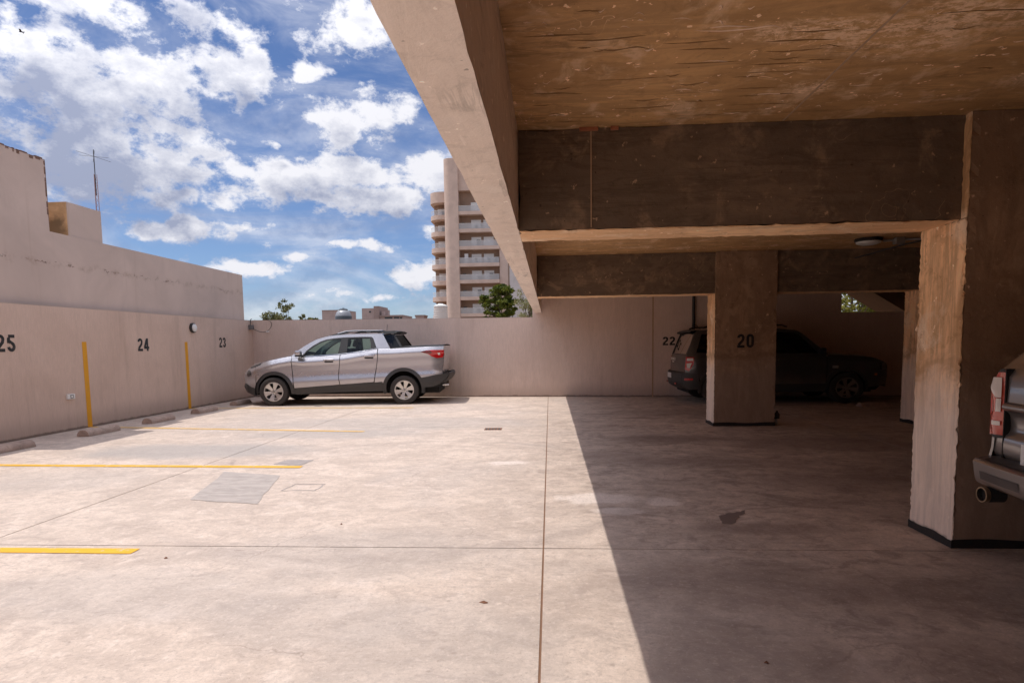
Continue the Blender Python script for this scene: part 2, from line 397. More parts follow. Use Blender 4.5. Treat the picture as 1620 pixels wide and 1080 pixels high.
def car_paint(name, col, metal=0.75, rough=0.32):
    mt, t, b, out = new_mat(name)
    co = t.node('ShaderNodeTexCoord').outputs['Object']
    fl = t.noise(co, 900.0, 1.0, 0.5)
    dirt = t.noise(co, 2.5, 5.0, 0.65)
    c = t.mix(fl, c4(col, 0.92), c4(col, 1.08))
    sp = t.node('ShaderNodeSeparateXYZ'); t.l.new(worldpos(t), sp.inputs[0])
    low = t.math('ADD', sp.outputs[2], t.math('MULTIPLY', t.math('SUBTRACT', dirt, 0.5), 0.5))
    dm = t.rng(low, 0.75, 0.30, 0.0, 0.35)
    c = t.mix(dm, c, (0.36, 0.29, 0.24, 1))
    t.put(b.inputs['Base Color'], c)
    b.inputs['Metallic'].default_value = metal
    t.put(b.inputs['Roughness'], t.math('MULTIPLY_ADD', dm, 0.5, rough))
    b.inputs['Coat Weight'].default_value = 0.8
    b.inputs['Coat Roughness'].default_value = 0.05
    return mt

def foliage_mat(name, dark, light, sc=1.3):
    mt, t, b, out = new_mat(name)
    P = worldpos(t)
    n = t.noise(P, sc, 3.0, 0.6)
    f = t.noise(P, sc*14, 2.0, 0.5)
    c = t.mix(t.rng(t.math('ADD', t.math('MULTIPLY', n, 0.6), t.math('MULTIPLY', f, 0.4)), 0.36, 0.64), c4(dark), c4(light))
    t.put(b.inputs['Base Color'], c)
    b.inputs['Roughness'].default_value = 0.65
    b.inputs['Specular IOR Level'].default_value = 0.3
    tl = t.node('ShaderNodeBsdfTranslucent'); t.l.new(c, tl.inputs[0])
    mxs = t.node('ShaderNodeMixShader'); mxs.inputs[0].default_value = 0.3
    t.l.new(b.outputs[0], mxs.inputs[1]); t.l.new(tl.outputs[0], mxs.inputs[2]); t.l.new(mxs.outputs[0], out.inputs[0])
    return mt

M = {}
M['floor'] = floor_mat()
M['joint'] = simple('joint_filler_rust', (0.20, 0.105, 0.06), 0.9, nscale=14, var=0.4)
M['joint_dark'] = simple('joint_filler_dark', (0.13, 0.10, 0.085), 0.9, nscale=14, var=0.4)
M['wall'] = render_wall_mat('brushed_render', (0.66, 0.50, 0.415), (0.52, 0.38, 0.305))
M['wallback'] = render_wall_mat('brushed_render_back', (0.69, 0.545, 0.475), (0.56, 0.425, 0.36), 0.8)
M['wallcap'] = plaster_mat('wall_cap', (0.44, 0.35, 0.30), (0.28, 0.2, 0.16))
M['plaster'] = plaster_mat('old_plaster', (0.61, 0.49, 0.43), (0.43, 0.315, 0.25), 2.78)
M['plastercap'] = simple('crumbling_edge', (0.20, 0.12, 0.09), 0.95, var=0.8, nscale=14, bump=0.6)
mt, t, b, out = new_mat('tan_plaster')
P = worldpos(t)
c = t.mix(t.rng(t.noise(P, 2.2, 6.0, 0.65, 0.6), 0.38, 0.62), (0.56, 0.36, 0.19, 1), (0.80, 0.55, 0.31, 1))
c = t.mix(blob(t, P, (-8.42, 10.16, 3.40), (.24, 1e9, .20), 0.9, 0.8, 5.0), c, (0.20, 0.135, 0.075, 1))
t.put(b.inputs['Base Color'], c); b.inputs['Roughness'].default_value = 0.9
M['tan'] = mt
M['edge'] = raw_concrete('edge_beam_concrete', (0.90, 0.79, 0.71), (0.82, 0.70, 0.62), (0.92, 0.83, 0.76), 1, 0.3, gk=0.2)
M['ceil'] = raw_concrete('ceiling_concrete', gk=0.45, col=(0.60, 0.350, 0.158), stain=(0.42, 0.235, 0.098), pale=(0.88, 0.62, 0.42), axis=0, cracks=0.35,
                         patch=[((1.66, 3.02, 2.73), (.36, .22, 0)), ((2.0, 2.75, 2.73), (.5, .22, 0)), ((1.25, 2.95, 2.73), (.35, .10, 0)), ((1.45, 3.6, 2.73), (.12, .10, 0))])
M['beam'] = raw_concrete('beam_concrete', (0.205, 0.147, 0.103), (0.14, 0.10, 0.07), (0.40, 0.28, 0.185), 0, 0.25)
M['coat'] = raw_concrete('lit_cement_coat', (0.92, 0.62, 0.37), (0.52, 0.29, 0.13), (0.95, 0.80, 0.64), 2, 0.0, gk=0.68, low=(0.95, 0.82, 0.72))  # plaster on left column faces, with light bounced off the lot put into its colour
M['lit_soffit'] = raw_concrete('lit_soffit_tint', (0.96, 0.63, 0.36), (0.72, 0.43, 0.23), (0.94, 0.74, 0.55), 0, 0.0)  # skin added under the beams; its pale colour stands in for floor bounce light
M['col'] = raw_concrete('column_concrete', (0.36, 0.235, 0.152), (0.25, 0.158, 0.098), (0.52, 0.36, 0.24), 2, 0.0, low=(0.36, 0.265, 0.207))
M['skirt'] = simple('bitumen_skirt', (0.022, 0.020, 0.020), 0.7, var=0.4, nscale=12, bump=0.4)
M['seam'] = simple('grout_seam', (0.46, 0.31, 0.2), 0.9, var=0.3, nscale=20)
M['brick'] = simple('fired_clay', (0.42, 0.16, 0.08), 0.9, var=0.3, nscale=30)
M['black_paint'] = paint_mat('black_stencil_paint', (0.012, 0.012, 0.013), (0.16, 0.12, 0.10), 0.25)
M['yellow'] = paint_mat('yellow_road_paint', (0.76, 0.40, 0.014), (0.58, 0.45, 0.31), 0.8)
M['yellow_faded'] = paint_mat('faded_yellow_paint', (0.70, 0.42, 0.10), (0.60, 0.48, 0.36), 1.0)
M['yellow_wall'] = paint_mat('yellow_wall_paint', (0.72, 0.33, 0.008), (0.42, 0.26, 0.10), 0.25)
M['patch'] = None
M['log'] = raw_concrete('wheel_stop_concrete', (0.44, 0.32, 0.26), (0.3, 0.215, 0.175), (0.52, 0.41, 0.34), 1, 0.0)
M['white_plastic'] = simple('white_plastic', (0.75, 0.74, 0.72), 0.4)
M['black_plastic'] = simple('black_plastic', (0.028, 0.027, 0.028), 0.5)
M['grey_plastic'] = simple('grey_plastic', (0.16, 0.15, 0.15), 0.6)
M['steel'] = simple('galvanised_steel', (0.42, 0.41, 0.40), 0.45, 0.8)
M['pipe_dark'] = simple('dark_conduit', (0.04, 0.036, 0.034), 0.6)
M['rust'] = simple('rusty_metal', (0.20, 0.09, 0.05), 0.8, 0.2, 0.5, 20)
M['silver'] = car_paint('silver_paint', (0.52, 0.505, 0.53), 0.76, 0.27)
M['silver2'] = car_paint('grey_silver_paint', (0.30, 0.275, 0.262), 0.7, 0.33)
M['grey_car'] = car_paint('dark_grey_paint', (0.075, 0.074, 0.076), 0.5, 0.3)
M['cladding'] = simple('unpainted_cladding', (0.045, 0.042, 0.042), 0.6, nscale=20)
M['tyre'] = simple('tyre_rubber', (0.040, 0.034, 0.031), 0.85, nscale=14, var=0.3)
M['rim'] = simple('alloy_rim', (0.62, 0.60, 0.58), 0.32, 0.85)
M['rim_dark'] = simple('dark_alloy', (0.30, 0.29, 0.28), 0.35, 0.8)
M['liner'] = simple('arch_liner', (0.016, 0.015, 0.015), 0.95)
M['glass'] = glass_mat('tinted_window', (0.72, 0.93, 0.86), 0.75)
M['glass_dark'] = glass_mat('privacy_window', (0.10, 0.11, 0.11), 1.0)
M['seat'] = simple('seat_fabric', (0.055, 0.055, 0.058), 0.9)
M['red_lens'] = simple('red_lens', (0.50, 0.012, 0.014), 0.15, coat=1.0)
M['red_lens_dark'] = simple('dark_red_lens', (0.16, 0.008, 0.010), 0.12, coat=1.0)
M['red_pale'] = simple('pale_red_lens', (0.55, 0.075, 0.048), 0.2, coat=1.0)
M['clear_lens'] = simple('clear_lens', (0.72, 0.68, 0.64), 0.18, coat=1.0)
M['amber'] = simple('amber_lens', (0.8, 0.24, 0.01), 0.2, coat=1.0)
M['chrome'] = simple('chrome', (0.75, 0.74, 0.73), 0.12, 1.0)
M['plate'] = simple('licence_plate', (0.72, 0.72, 0.72), 0.45)
M['head_lens'] = simple('headlamp_dark', (0.05, 0.052, 0.055), 0.1, coat=1.0)
M['tower'] = plaster_mat('tower_render', (0.62, 0.475, 0.40), (0.52, 0.385, 0.315))
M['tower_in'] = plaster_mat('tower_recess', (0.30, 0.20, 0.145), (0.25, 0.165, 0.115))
M['shutter'] = simple('white_shutter', (0.74, 0.72, 0.70), 0.6)
M['dark_glass'] = simple('dark_window', (0.035, 0.04, 0.045), 0.08)
mt, t, b, out = new_mat('balcony_glass')
b.inputs['Base Color'].default_value = (.62, .61, .61, 1); b.inputs['Roughness'].default_value = .25; b.inputs['Alpha'].default_value = .42
M['rail_glass'] = mt
M['white_wall'] = plaster_mat('white_wall', (0.70, 0.68, 0.67), (0.6, 0.57, 0.55))
M['pale_wall'] = plaster_mat('pale_wall', (0.56, 0.52, 0.51), (0.45, 0.4, 0.38))
M['far_wall'] = plaster_mat('far_wall', (0.42, 0.33, 0.31), (0.36, 0.27, 0.25))
M['far_wall2'] = plaster_mat('far_wall_dark', (0.33, 0.25, 0.23), (0.28, 0.2, 0.18))
M['tank_white'] = simple('white_tank', (0.66, 0.60, 0.56), 0.5, nscale=2)
M['tank_grey'] = simple('grey_tank', (0.30, 0.31, 0.33), 0.4, 0.3, nscale=2)
M['tank_dark'] = simple('dark_tank', (0.05, 0.06, 0.07), 0.4)
M['bark'] = simple('bark', (0.13, 0.09, 0.065), 0.9, var=0.35, nscale=5, bump=0.5)
M['pine'] = foliage_mat('pine_leaves', (0.030, 0.055, 0.008), (0.20, 0.215, 0.022))
M['olive'] = foliage_mat('olive_leaves', (0.055, 0.06, 0.025), (0.24, 0.24, 0.10))
M['pale_leaf'] = foliage_mat('pale_leaves', (0.17, 0.17, 0.08), (0.45, 0.42, 0.22))
M['mid_leaf'] = foliage_mat('mid_leaves', (0.07, 0.08, 0.012), (0.24, 0.22, 0.035))
M['earth'] = simple('dry_earth', (0.28, 0.21, 0.15), 0.95, nscale=0.2, var=0.3)
M['bird'] = simple('bird_feathers', (0.03, 0.03, 0.035), 0.8)
M['mast'] = simple('mast_paint', (0.34, 0.20, 0.19), 0.6, 0.3)
M['tan_rim'] = simple('heat_stained_steel', (0.27, 0.19, 0.125), 0.4, 0.8)
M['oil'] = simple('oil_stain', (0.20, 0.155, 0.140), 0.5, nscale=6, var=0.3)

def patch_mat(name, col):
    mt, t, b, out = new_mat(name)
    P = worldpos(t)
    n = t.noise(t.scalevec(P, (1.0, 3.0, 1.0)), 5.0, 6.0, 0.7, 0.8)
    w = t.noise(P, 22.0, 4.0, 0.7)
    c = t.mix(t.rng(n, 0.35, 0.65), c4(col, 0.86), c4(col, 1.14))
    c = t.mix(t.rng(w, 0.55, 0.75, 0, 0.4), c, (0.46, 0.37, 0.31, 1))
    t.put(b.inputs['Base Color'], c); b.inputs['Roughness'].default_value = 0.85
    return mt
M['patch'] = patch_mat('patched_mortar', (0.385, 0.335, 0.305))
M['patch2'] = patch_mat('patched_mortar_dark', (0.32, 0.28, 0.262))

# ------------------------------------------------------------------ object helpers
def thing(name, label, cat, loc=(0, 0, 0), rz=0.0, group=None):
    o = bpy.data.objects.new(name, None); COL.objects.link(o)
    o.empty_display_size = 0.2
    o.location = loc; o.rotation_euler = (0, 0, rz)
    o['label'] = label; o['category'] = cat
    if group: o['group'] = group
    return o

def tag(o, label, cat, group=None):
    o['label'] = label; o['category'] = cat
    if group: o['group'] = group
    return o

class MB:
    def __init__(s): s.v = []; s.f = []; s.sm = []
    def add(s, vs, fs, smooth=False):
        n = len(s.v); s.v += [tuple(v) for v in vs]
        for f in fs: s.f.append(tuple(i+n for i in f)); s.sm.append(smooth)
        return s
    def box(s, a, b, bevel=0.0, rot=None):
        x0, y0, z0 = a; x1, y1, z1 = b
        if bevel > 0:
            bm = bmesh.new()
            bmesh.ops.create_cube(bm, size=1.0)
            for v in bm.verts:
                v.co = Vector(((x0+x1)/2+v.co.x*(x1-x0), (y0+y1)/2+v.co.y*(y1-y0), (z0+z1)/2+v.co.z*(z1-z0)))
            bmesh.ops.bevel(bm, geom=bm.edges[:], offset=bevel, segments=2, affect='EDGES', profile=0.6)
            vs = [v.co.copy() for v in bm.verts]
            bm.verts.index_update()
            fs = [[v.index for v in f.verts] for f in bm.faces]
            bm.free()
        else:
            vs = [Vector(p) for p in ((x0,y0,z0),(x1,y0,z0),(x1,y1,z0),(x0,y1,z0),(x0,y0,z1),(x1,y0,z1),(x1,y1,z1),(x0,y1,z1))]
            fs = [(0,3,2,1),(4,5,6,7),(0,1,5,4),(1,2,6,5),(2,3,7,6),(3,0,4,7)]
        if rot is not None:
            c = Vector(((x0+x1)/2, (y0+y1)/2, (z0+z1)/2))
            vs = [c + rot @ (v-c) for v in vs]
        return s.add(vs, fs, False)
    def prism(s, poly, axis, a, b):
        """extrude a 2-D polygon along axis (0,1,2) between a and b"""
        def mk(p, t):
            if axis == 0: return (t, p[0], p[1])
            if axis == 1: return (p[0], t, p[1])
            return (p[0], p[1], t)
        n = len(poly)
        vs = [mk(p, a) for p in poly] + [mk(p, b) for p in poly]
        fs = [tuple(range(n)), tuple(range(2*n-1, n-1, -1))] + [(i, (i+1) % n, n+(i+1) % n, n+i) for i in range(n)]
        return s.add(vs, fs)
    def tube(s, pts, r, seg=10, r1=None, cap=True):
        pts = [Vector(p) for p in pts]; n = len(pts)
        vs = []; prev = None
        for i, p in enumerate(pts):
            d = (pts[min(i+1, n-1)]-pts[max(i-1, 0)]).normalized()
            a = prev if prev is not None else (Vector((0, 0, 1)) if abs(d.z) < 0.9 else Vector((1, 0, 0)))
            u = (a - d*a.dot(d)).normalized(); prev = u; w = d.cross(u)
            rr = r if r1 is None else r+(r1-r)*i/(n-1)
            for k in range(seg):
                t = 2*math.pi*k/seg
                vs.append(p + u*math.cos(t)*rr + w*math.sin(t)*rr)
        fs = []
        for i in range(n-1):
            for k in range(seg):
                fs.append((i*seg+k, i*seg+(k+1) % seg, (i+1)*seg+(k+1) % seg, (i+1)*seg+k))
        s.add(vs, fs, True)
        if cap:
            s.add([vs[k] for k in range(seg)], [tuple(range(seg))]); s.add([vs[(n-1)*seg+k] for k in range(seg)], [tuple(range(seg))])
        return s
    def lathe(s, prof, c=(0, 0, 0), axis=2, seg=32, smooth=True):
        """prof: (radius, along)"""
        vs = []; n = len(prof)
        for k in range(seg):
            t = 2*math.pi*k/seg; ct, st = math.cos(t), math.sin(t)
            for (r, h) in prof:
                if axis == 2: p = (r*ct, r*st, h)
                elif axis == 1: p = (r*ct, h, r*st)
                else: p = (h, r*ct, r*st)
                vs.append((c[0]+p[0], c[1]+p[1], c[2]+p[2]))
        fs = [(k*n+i, ((k+1) % seg)*n+i, ((k+1) % seg)*n+i+1, k*n+i+1) for k in range(seg) for i in range(n-1)]
        return s.add(vs, fs, smooth)
    def build(s, name, mat, parent=None, label=None, kind=None, sharp=38.0, recalc=False):
        vs = [Vector(v) for v in s.v]
        lo = Vector((min(v.x for v in vs), min(v.y for v in vs), min(v.z for v in vs)))
        hi = Vector((max(v.x for v in vs), max(v.y for v in vs), max(v.z for v in vs)))
        c = (lo+hi)/2
        if parent is None: c.z = lo.z
        me = bpy.data.meshes.new(name)
        me.from_pydata([tuple(v-c) for v in vs], [], s.f)
        me.polygons.foreach_set('use_smooth', s.sm)
        if recalc:
            bm = bmesh.new(); bm.from_mesh(me); bmesh.ops.recalc_face_normals(bm, faces=bm.faces); bm.to_mesh(me); bm.free()
        me.update()
        if any(s.sm): 
            try: me.set_sharp_from_angle(angle=R(sharp))
            except Exception: pass
        if mat is not None: me.materials.append(mat)
        o = bpy.data.objects.new(name, me); COL.objects.link(o)
        if parent is not None:
            o.parent = parent
            off = ORG.get(parent.name, Vector((0, 0, 0)))
            o.location = c - off
            ORG[o.name] = c.copy()
        else:
            o.location = c
            ORG[o.name] = c.copy()
        if label: o['label'] = label
        if kind: o['kind'] = kind
        return o
# ORG: the point, in the builder's own coordinates, at which a parent's origin lies
ORG = {}
def world_thing(name, label, cat, loc, group=None):
    """an Empty whose children are given in world coordinates"""
    t = thing(name, label, cat, loc, 0.0, group)
    ORG[t.name] = Vector(loc)
    return t

def copy_tree(o, parent=None):
    c = o.copy(); COL.objects.link(c)
    if parent is not None: c.parent = parent
    for ch in list(o.children): copy_tree(ch, c)
    return c

# stroke-built numerals -------------------------------------------------------
def arc(cx_, cy_, rx, ry, a0, a1, n=10):
    return [(cx_+rx*math.cos(R(a0+(a1-a0)*i/n)), cy_+ry*math.sin(R(a0+(a1-a0)*i/n))) for i in range(n+1)]
DW, ST = 0.52, 0.185
def glyph(ch):
    h = ST/2; a, b = h, DW-h; mx_ = DW/2; rx = (DW-ST)/2
    if ch == '0':
        return [(arc(mx_, 1-h-rx, rx, rx, 180, 0) + arc(mx_, h+rx, rx, rx, 0, -180), True)]
    if ch == '2':
        return [(arc(mx_, 1-h-rx, rx, rx, 185, -20, 12) + [(b-.03, .56), (a+.04, .25), (a+.01, ST+0.005)], False), ([(0, h), (DW, h)], False)]
    if ch == '3':
        return [(arc(mx_, 1-h-rx, rx, rx, 180, -60, 10) + [(mx_+.05, .535), (mx_-.03, .53)], False),
                ([(mx_-.03, .515), (mx_+.05, .51)] + arc(mx_, h+rx, rx, rx, 60, -180, 10), False)]
    if ch == '4':
        return [([(b-.06, 0), (b-.06, 1)], False), ([(b-.10, .95), (a-.02, .31)], False), ([(0, .265), (DW+.03, .265)], False)]
    if ch == '5':
        return [([(a+.02, 1-h), (b+h-.02, 1-h)], False), ([(a+.03, 1-ST+.01), (a+.015, .50)], False),
                ([(a+.02, .53), (mx_-.05, .585)] + arc(mx_, h+rx+.04, rx, rx+.04, 70, -175, 12), False)]
def strip(pts, closed, w):
    n = len(pts); L, Rr = [], []
    for i in range(n):
        if closed: p0, p1 = pts[(i-1) % n], pts[(i+1) % n]
        else: p0, p1 = pts[max(i-1, 0)], pts[min(i+1, n-1)]
        dx, dy = p1[0]-p0[0], p1[1]-p0[1]; l = math.hypot(dx, dy) or 1
        nx, ny = -dy/l*w/2, dx/l*w/2
        L.append((pts[i][0]+nx, pts[i][1]+ny)); Rr.append((pts[i][0]-nx, pts[i][1]-ny))
    return L, Rr
def number(text, origin, udir, ndir, height, mat, parent, label, gap=0.13, xs=1.0):
    """flat painted numerals; origin = lower left, udir = reading direction, ndir = out of the surface"""
    mb = MB(); o = Vector(origin); u = Vector(udir).normalized(); nn = Vector(ndir).normalized(); z = Vector((0, 0, 1))
    x = 0.0; k = 0
    for ch in text:
        for pts, closed in glyph(ch):
            L, Rr = strip(pts, closed, ST)
            off = nn*(0.003+0.0006*k); k += 1
            vs = [o+off+u*((x+p[0])*height*xs)+z*(p[1]*height) for p in L+Rr]
            n = len(L)
            fs = [(i, (i+1) % n, n+(i+1) % n, n+i) for i in range(n if closed else n-1)]
            mb.add(vs, fs)
        x += DW+gap
    return mb.build('painted_number', mat, parent, label)

# ================================================================== LARGE STRUCTURE
def yb(x): return 16.25 - 0.1*(x+8.034)          # the far wall stands a little askew
WX = -8.034

g = MB(); g.add([(-2500, -2500, -0.36), (2500, -2500, -0.36), (2500, 2500, -0.36), (-2500, 2500, -0.36)], [(0, 1, 2, 3)])
gr = g.build('ground', M['earth'], kind='structure')

fl = MB(); fl.box((-8.10, -4.3, -0.34), (10.3, 17.2, -0.012))
floor = fl.build('parking_floor', M['joint_dark'], kind='structure')
ORG_floor = floor
XE = [-8.10, -4.02, -0.055, 4.35, 10.3]; YE = [-4.3, -2.0, 3.985, 9.93, 17.2]
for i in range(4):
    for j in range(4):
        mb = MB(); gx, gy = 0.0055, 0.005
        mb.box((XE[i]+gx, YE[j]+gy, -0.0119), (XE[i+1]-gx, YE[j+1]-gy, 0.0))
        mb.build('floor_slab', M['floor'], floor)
mb = MB(); mb.box((-0.0606, -4.2, -0.0118), (-0.0494, 15.5, -0.003)); mb.build('joint_filler', M['joint'], floor)

def sheet(name, poly, z, mat, parent, label=None):
    mb = MB(); mb.add([(p[0], p[1], z) for p in poly], [tuple(range(len(poly)))])
    return mb.build(name, mat, parent, label)
def line(p0, p1, w, z=0.004):
    d = (Vector(p1)-Vector(p0)); n = Vector((-d.y, d.x)).normalized()*w/2; N = 24
    L = []; Rr = []
    rr = random.Random(int(p0[1]*100))
    for i in range(N+1):
        p = Vector(p0)+d*i/N; k = 1+rr.uniform(-.035, .035)
        L.append(p+n*k); Rr.append(p-n*k)
    return [tuple(q) for q in L] + [tuple(q) for q in reversed(Rr)]
sheet('parking_line', line((WX+.01, 3.868), (-2.795, 3.865), 0.100), 0.004, M['yellow'], floor, 'nearest yellow bay line, cut off by the left edge')
sheet('parking_line', line((WX+.01, 6.86), (-2.81, 6.675), 0.105), 0.004, M['yellow'], floor, 'yellow bay line beside the grey floor patch')
sheet('parking_line', line((WX+.01, 10.19), (-2.94, 9.45), 0.095), 0.004, M['yellow_faded'], floor, 'faded yellow bay line running out from the wall stripe left of number 24')
sheet('parking_line', line((WX+.01, 13.22), (-2.95, 13.02), 0.095), 0.004, M['yellow_faded'], floor, 'faint yellow bay line beside the pickup wheels')

DEBRIS = [(-.36, 3.12, .022), (-2.50, 3.74, .014), (-5.95, 14.1, .05), (.9, 2.55, .012), (-1.6, 4.5, .010)]
def uneven(poly, amp, seed, n=7):
    rr = random.Random(seed); out = []
    for i, p in enumerate(poly):
        q = poly[(i+1) % len(poly)]
        for k in range(n):
            t = k/n
            out.append((p[0]+(q[0]-p[0])*t+rr.uniform(-amp, amp), p[1]+(q[1]-p[1])*t+rr.uniform(-amp, amp)))
    return out
sheet('floor_patch', uneven([(-3.57, 6.43), (-2.86, 6.24), (-2.55, 5.07), (-3.24, 5.23)], .014, 3), 0.003, M['patch'], floor, 'large grey mortar patch in the sunlit floor')
sheet('floor_patch', uneven([(-3.16, 7.11), (-2.83, 7.10), (-2.86, 6.76), (-3.21, 6.84)], .010, 4), 0.0025, M['patch2'], floor, 'small dark grey patch at the end of a yellow line')
def frame_poly(name, poly, w, z, mat, parent):
    c = sum((Vector(p) for p in poly), Vector((0, 0)))/len(poly)
    inn = [tuple(Vector(p)+(c-Vector(p)).normalized()*w) for p in poly]; n = len(poly)
    mb = MB(); mb.add([(p[0], p[1], z) for p in poly+inn], [(i, (i+1) % n, n+(i+1) % n, n+i) for i in range(n)])
    return mb.build(name, mat, parent, 'faint outlined patch seam')
frame_poly('patch_seam', uneven([(-2.53, 5.83), (-2.22, 5.85), (-2.215, 5.57), (-2.55, 5.565)], .010, 5), 0.016, 0.002, M['patch2'], floor)
sheet('oil_stain', uneven([(1.301, 4.75), (1.365, 4.837), (1.444, 4.856), (1.557, 4.929), (1.515, 4.839), (1.447, 4.752), (1.399, 4.628), (1.33, 4.546), (1.277, 4.561), (1.278, 4.649)], .012, 8, 4), 0.002, M['oil'], floor, 'dark oil stain on the shaded floor')
for (x, y, r_) in DEBRIS:
    rr = random.Random(int(y*100)); mb = MB()
    pts = [(x+r_*math.cos(R(a))*rr.uniform(.5, 1.3), y+r_*.6*math.sin(R(a))*rr.uniform(.5, 1.3), .002) for a in range(0, 360, 45)]
    mb.add(pts+[(x, y, .012)], [(i, (i+1) % 8, 8) for i in range(8)]); mb.build('dry_leaf', M['rust'], floor)
dr = MB(); dr.box((-1.05, 9.555, 0.0005), (-0.775, 9.775, 0.004))
drain = dr.build('floor_drain', M['rust'], floor, 'small dark floor drain cover in the sunlit floor')
for k in range(5):
    mb = MB(); mb.box((-1.03+k*.05, 9.575, 0.0042), (-1.005+k*.05, 9.755, 0.007)); mb.build('grate_bar', M['pipe_dark'], drain)

# left boundary wall with bay numbers and stripes
lw = MB(); lw.box((-8.15, -4.3, -0.3), (WX, 16.42, 2.055))
left_wall = lw.build('boundary_wall', M['wall'])
tag(left_wall, 'long beige rendered wall with black bay numbers 23 to 25 and yellow stripes', 'wall')
mb = MB(); mb.box((-8.149, -4.3, 2.0552), (WX-.004, 16.42, 2.066)); mb.build('wall_cap', M['wallcap'], left_wall)
number('25', (WX, 8.475, 1.335), (0, 1, 0), (1, 0, 0), .255, M['black_paint'], left_wall, 'black stencilled number 25', xs=1.08)
number('24', (WX, 11.56, 1.305), (0, 1, 0), (1, 0, 0), .250, M['black_paint'], left_wall, 'black stencilled number 24', xs=1.12)
number('23', (WX, 14.53, 1.355), (0, 1, 0), (1, 0, 0), .240, M['black_paint'], left_wall, 'black stencilled number 23', xs=1.08)
for y0, y1, lab in ((10.125, 10.235, 'yellow painted stripe between numbers 25 and 24'), (13.115, 13.225, 'yellow painted stripe between numbers 24 and 23')):
    mb = MB(); mb.add([(WX+.003, y0, .006), (WX+.003, y1, .006), (WX+.003, y1-.01, 1.487), (WX+.003, y0-.005, 1.484)], [(0, 1, 2, 3)])
    mb.build('wall_stripe', M['yellow_wall'], left_wall, lab)

# far wall: low round the open lot, full height under the deck
def wallseg(mb, x0, x1, z0a, z0b, z1a, z1b, th=.16):
    mb.add([(x0, yb(x0), z0a), (x1, yb(x1), z0b), (x1, yb(x1)+th, z0b), (x0, yb(x0)+th, z0a),
            (x0, yb(x0), z1a), (x1, yb(x1), z1b), (x1, yb(x1)+th, z1b), (x0, yb(x0)+th, z1a)],
           [(0, 3, 2, 1), (4, 5, 6, 7), (0, 1, 5, 4), (1, 2, 6, 5), (2, 3, 7, 6), (3, 0, 4, 7)])
    return mb
far_wall = wallseg(MB(), WX+.001, -0.43, -.3, -.3, 2.062, 1.990).build('boundary_wall', M['wallback'])
tag(far_wall, 'low beige rendered wall behind the silver pickup', 'wall')
wallseg(MB(), WX+.001, -0.43, 2.0622, 1.9902, 2.072, 2.0, th=.158).build('wall_cap', M['wallcap'], far_wall)

deck = world_thing('parking_deck', 'raw concrete parking deck with beams and square columns over the shaded bays', 'building', (3.0, 6.0, 0.0))
wallseg(MB(), -0.43, 6.74, -.3, -.3, 2.733, 2.733).build('rear_wall', M['wallback'], deck)
wallseg(MB(), 6.74, 9.45, -.3, -.3, 1.958, 1.95).build('rear_wall', M['wallback'], deck)
wallseg(MB(), 6.74, 9.45, 2.42, 2.42, 2.733, 2.733).build('rear_wall', M['wallback'], deck)
wallseg(MB(), 9.45, 10.3, -.3, -.3, 2.733, 2.733).build('rear_wall', M['wallback'], deck)
rear_wall = deck.children[0]
mb = MB(); mb.box((10.15, -4.2, -.3), (10.35, 14.4, 2.733)); mb.build('side_wall', M['wallback'], deck)
mb = MB(); mb.box((WX+.002, -4.4, -.3), (10.149, -4.2, 7.5)); mb.build('end_wall', M['wallback'], deck)  # unseen wall, added to cut the light from behind the camera
number('22', (2.735, yb(2.735), 1.255), (1, -.1, 0), (-.1, -1, 0), .205, M['black_paint'], rear_wall, 'black stencilled number 22', xs=1.22)
mb = MB(); x = 2.485
mb.add([(x, yb(x)-.004, 0), (x+.035, yb(x+.035)-.004, 0), (x+.035, yb(x+.035)-.004, 2.5), (x, yb(x)-.004, 2.5)], [(0, 1, 2, 3)])
mb.build('wall_joint', M['seam'], rear_wall)
mb = MB(); x = 3.44; mb.tube([(x, yb(x)-.045, .3), (x, yb(x)-.045, 2.73)], .035); mb.build('drain_pipe', M['pipe_dark'], deck)

def rough_box(a, b, cell=0.10, amp=0.0025, edge=0.006, seed=1):
    """subdivided box whose arrises are worn and whose faces are slightly uneven"""
    rr = random.Random(seed)
    bm = bmesh.new()
    n = [max(1, min(200, int(round((b[i]-a[i])/cell)))) for i in range(3)]
    idx = {}
    def vert(i, j, k):
        key = (i, j, k)
        if key not in idx:
            p = [a[q]+(b[q]-a[q])*t/n[q] for q, t in enumerate((i, j, k))]
            on = [q for q, t in enumerate((i, j, k)) if t in (0, n[q])]
            inner = [1 if t == 0 else -1 for t in (i, j, k)]
            for q in range(3):
                if q in on:
                    e = (rr.random()**3*edge*.9+rr.random()**14*edge*3.0) if len(on) >= 2 else 0.0
                    p[q] += inner[q]*(e+rr.uniform(0, amp))
            idx[key] = bm.verts.new(p)
        return idx[key]
    for ax in range(3):
        u, v = (ax+1) % 3, (ax+2) % 3
        for side in (0, n[ax]):
            for i in range(n[u]):
                for j in range(n[v]):
                    def q(ii, jj):
                        c = [0, 0, 0]; c[ax] = side; c[u] = ii; c[v] = jj
                        return vert(*c)
                    f = [q(i, j), q(i+1, j), q(i+1, j+1), q(i, j+1)]
                    bm.faces.new(f if side else f[::-1])
    mb = MB(); bm.verts.index_update()
    mb.add([v.co.copy() for v in bm.verts], [[v.index for v in f.verts] for f in bm.faces], False)
    bm.free()
    return mb
SOF, CEIL = 2.095, 2.733
rough_box((-0.380, -4.19, SOF), (-0.198, 15.42, 3.35), .10, .0004, .0022, 2).build('edge_beam', M['edge'], deck)
for x0, x1 in ((-0.1978, 1.478), (1.481, 10.3)):
    mb = MB(); mb.box((x0, -4.19, CEIL), (x1, 16.2, 2.95)); mb.build('ceiling_slab', M['ceil'], deck)
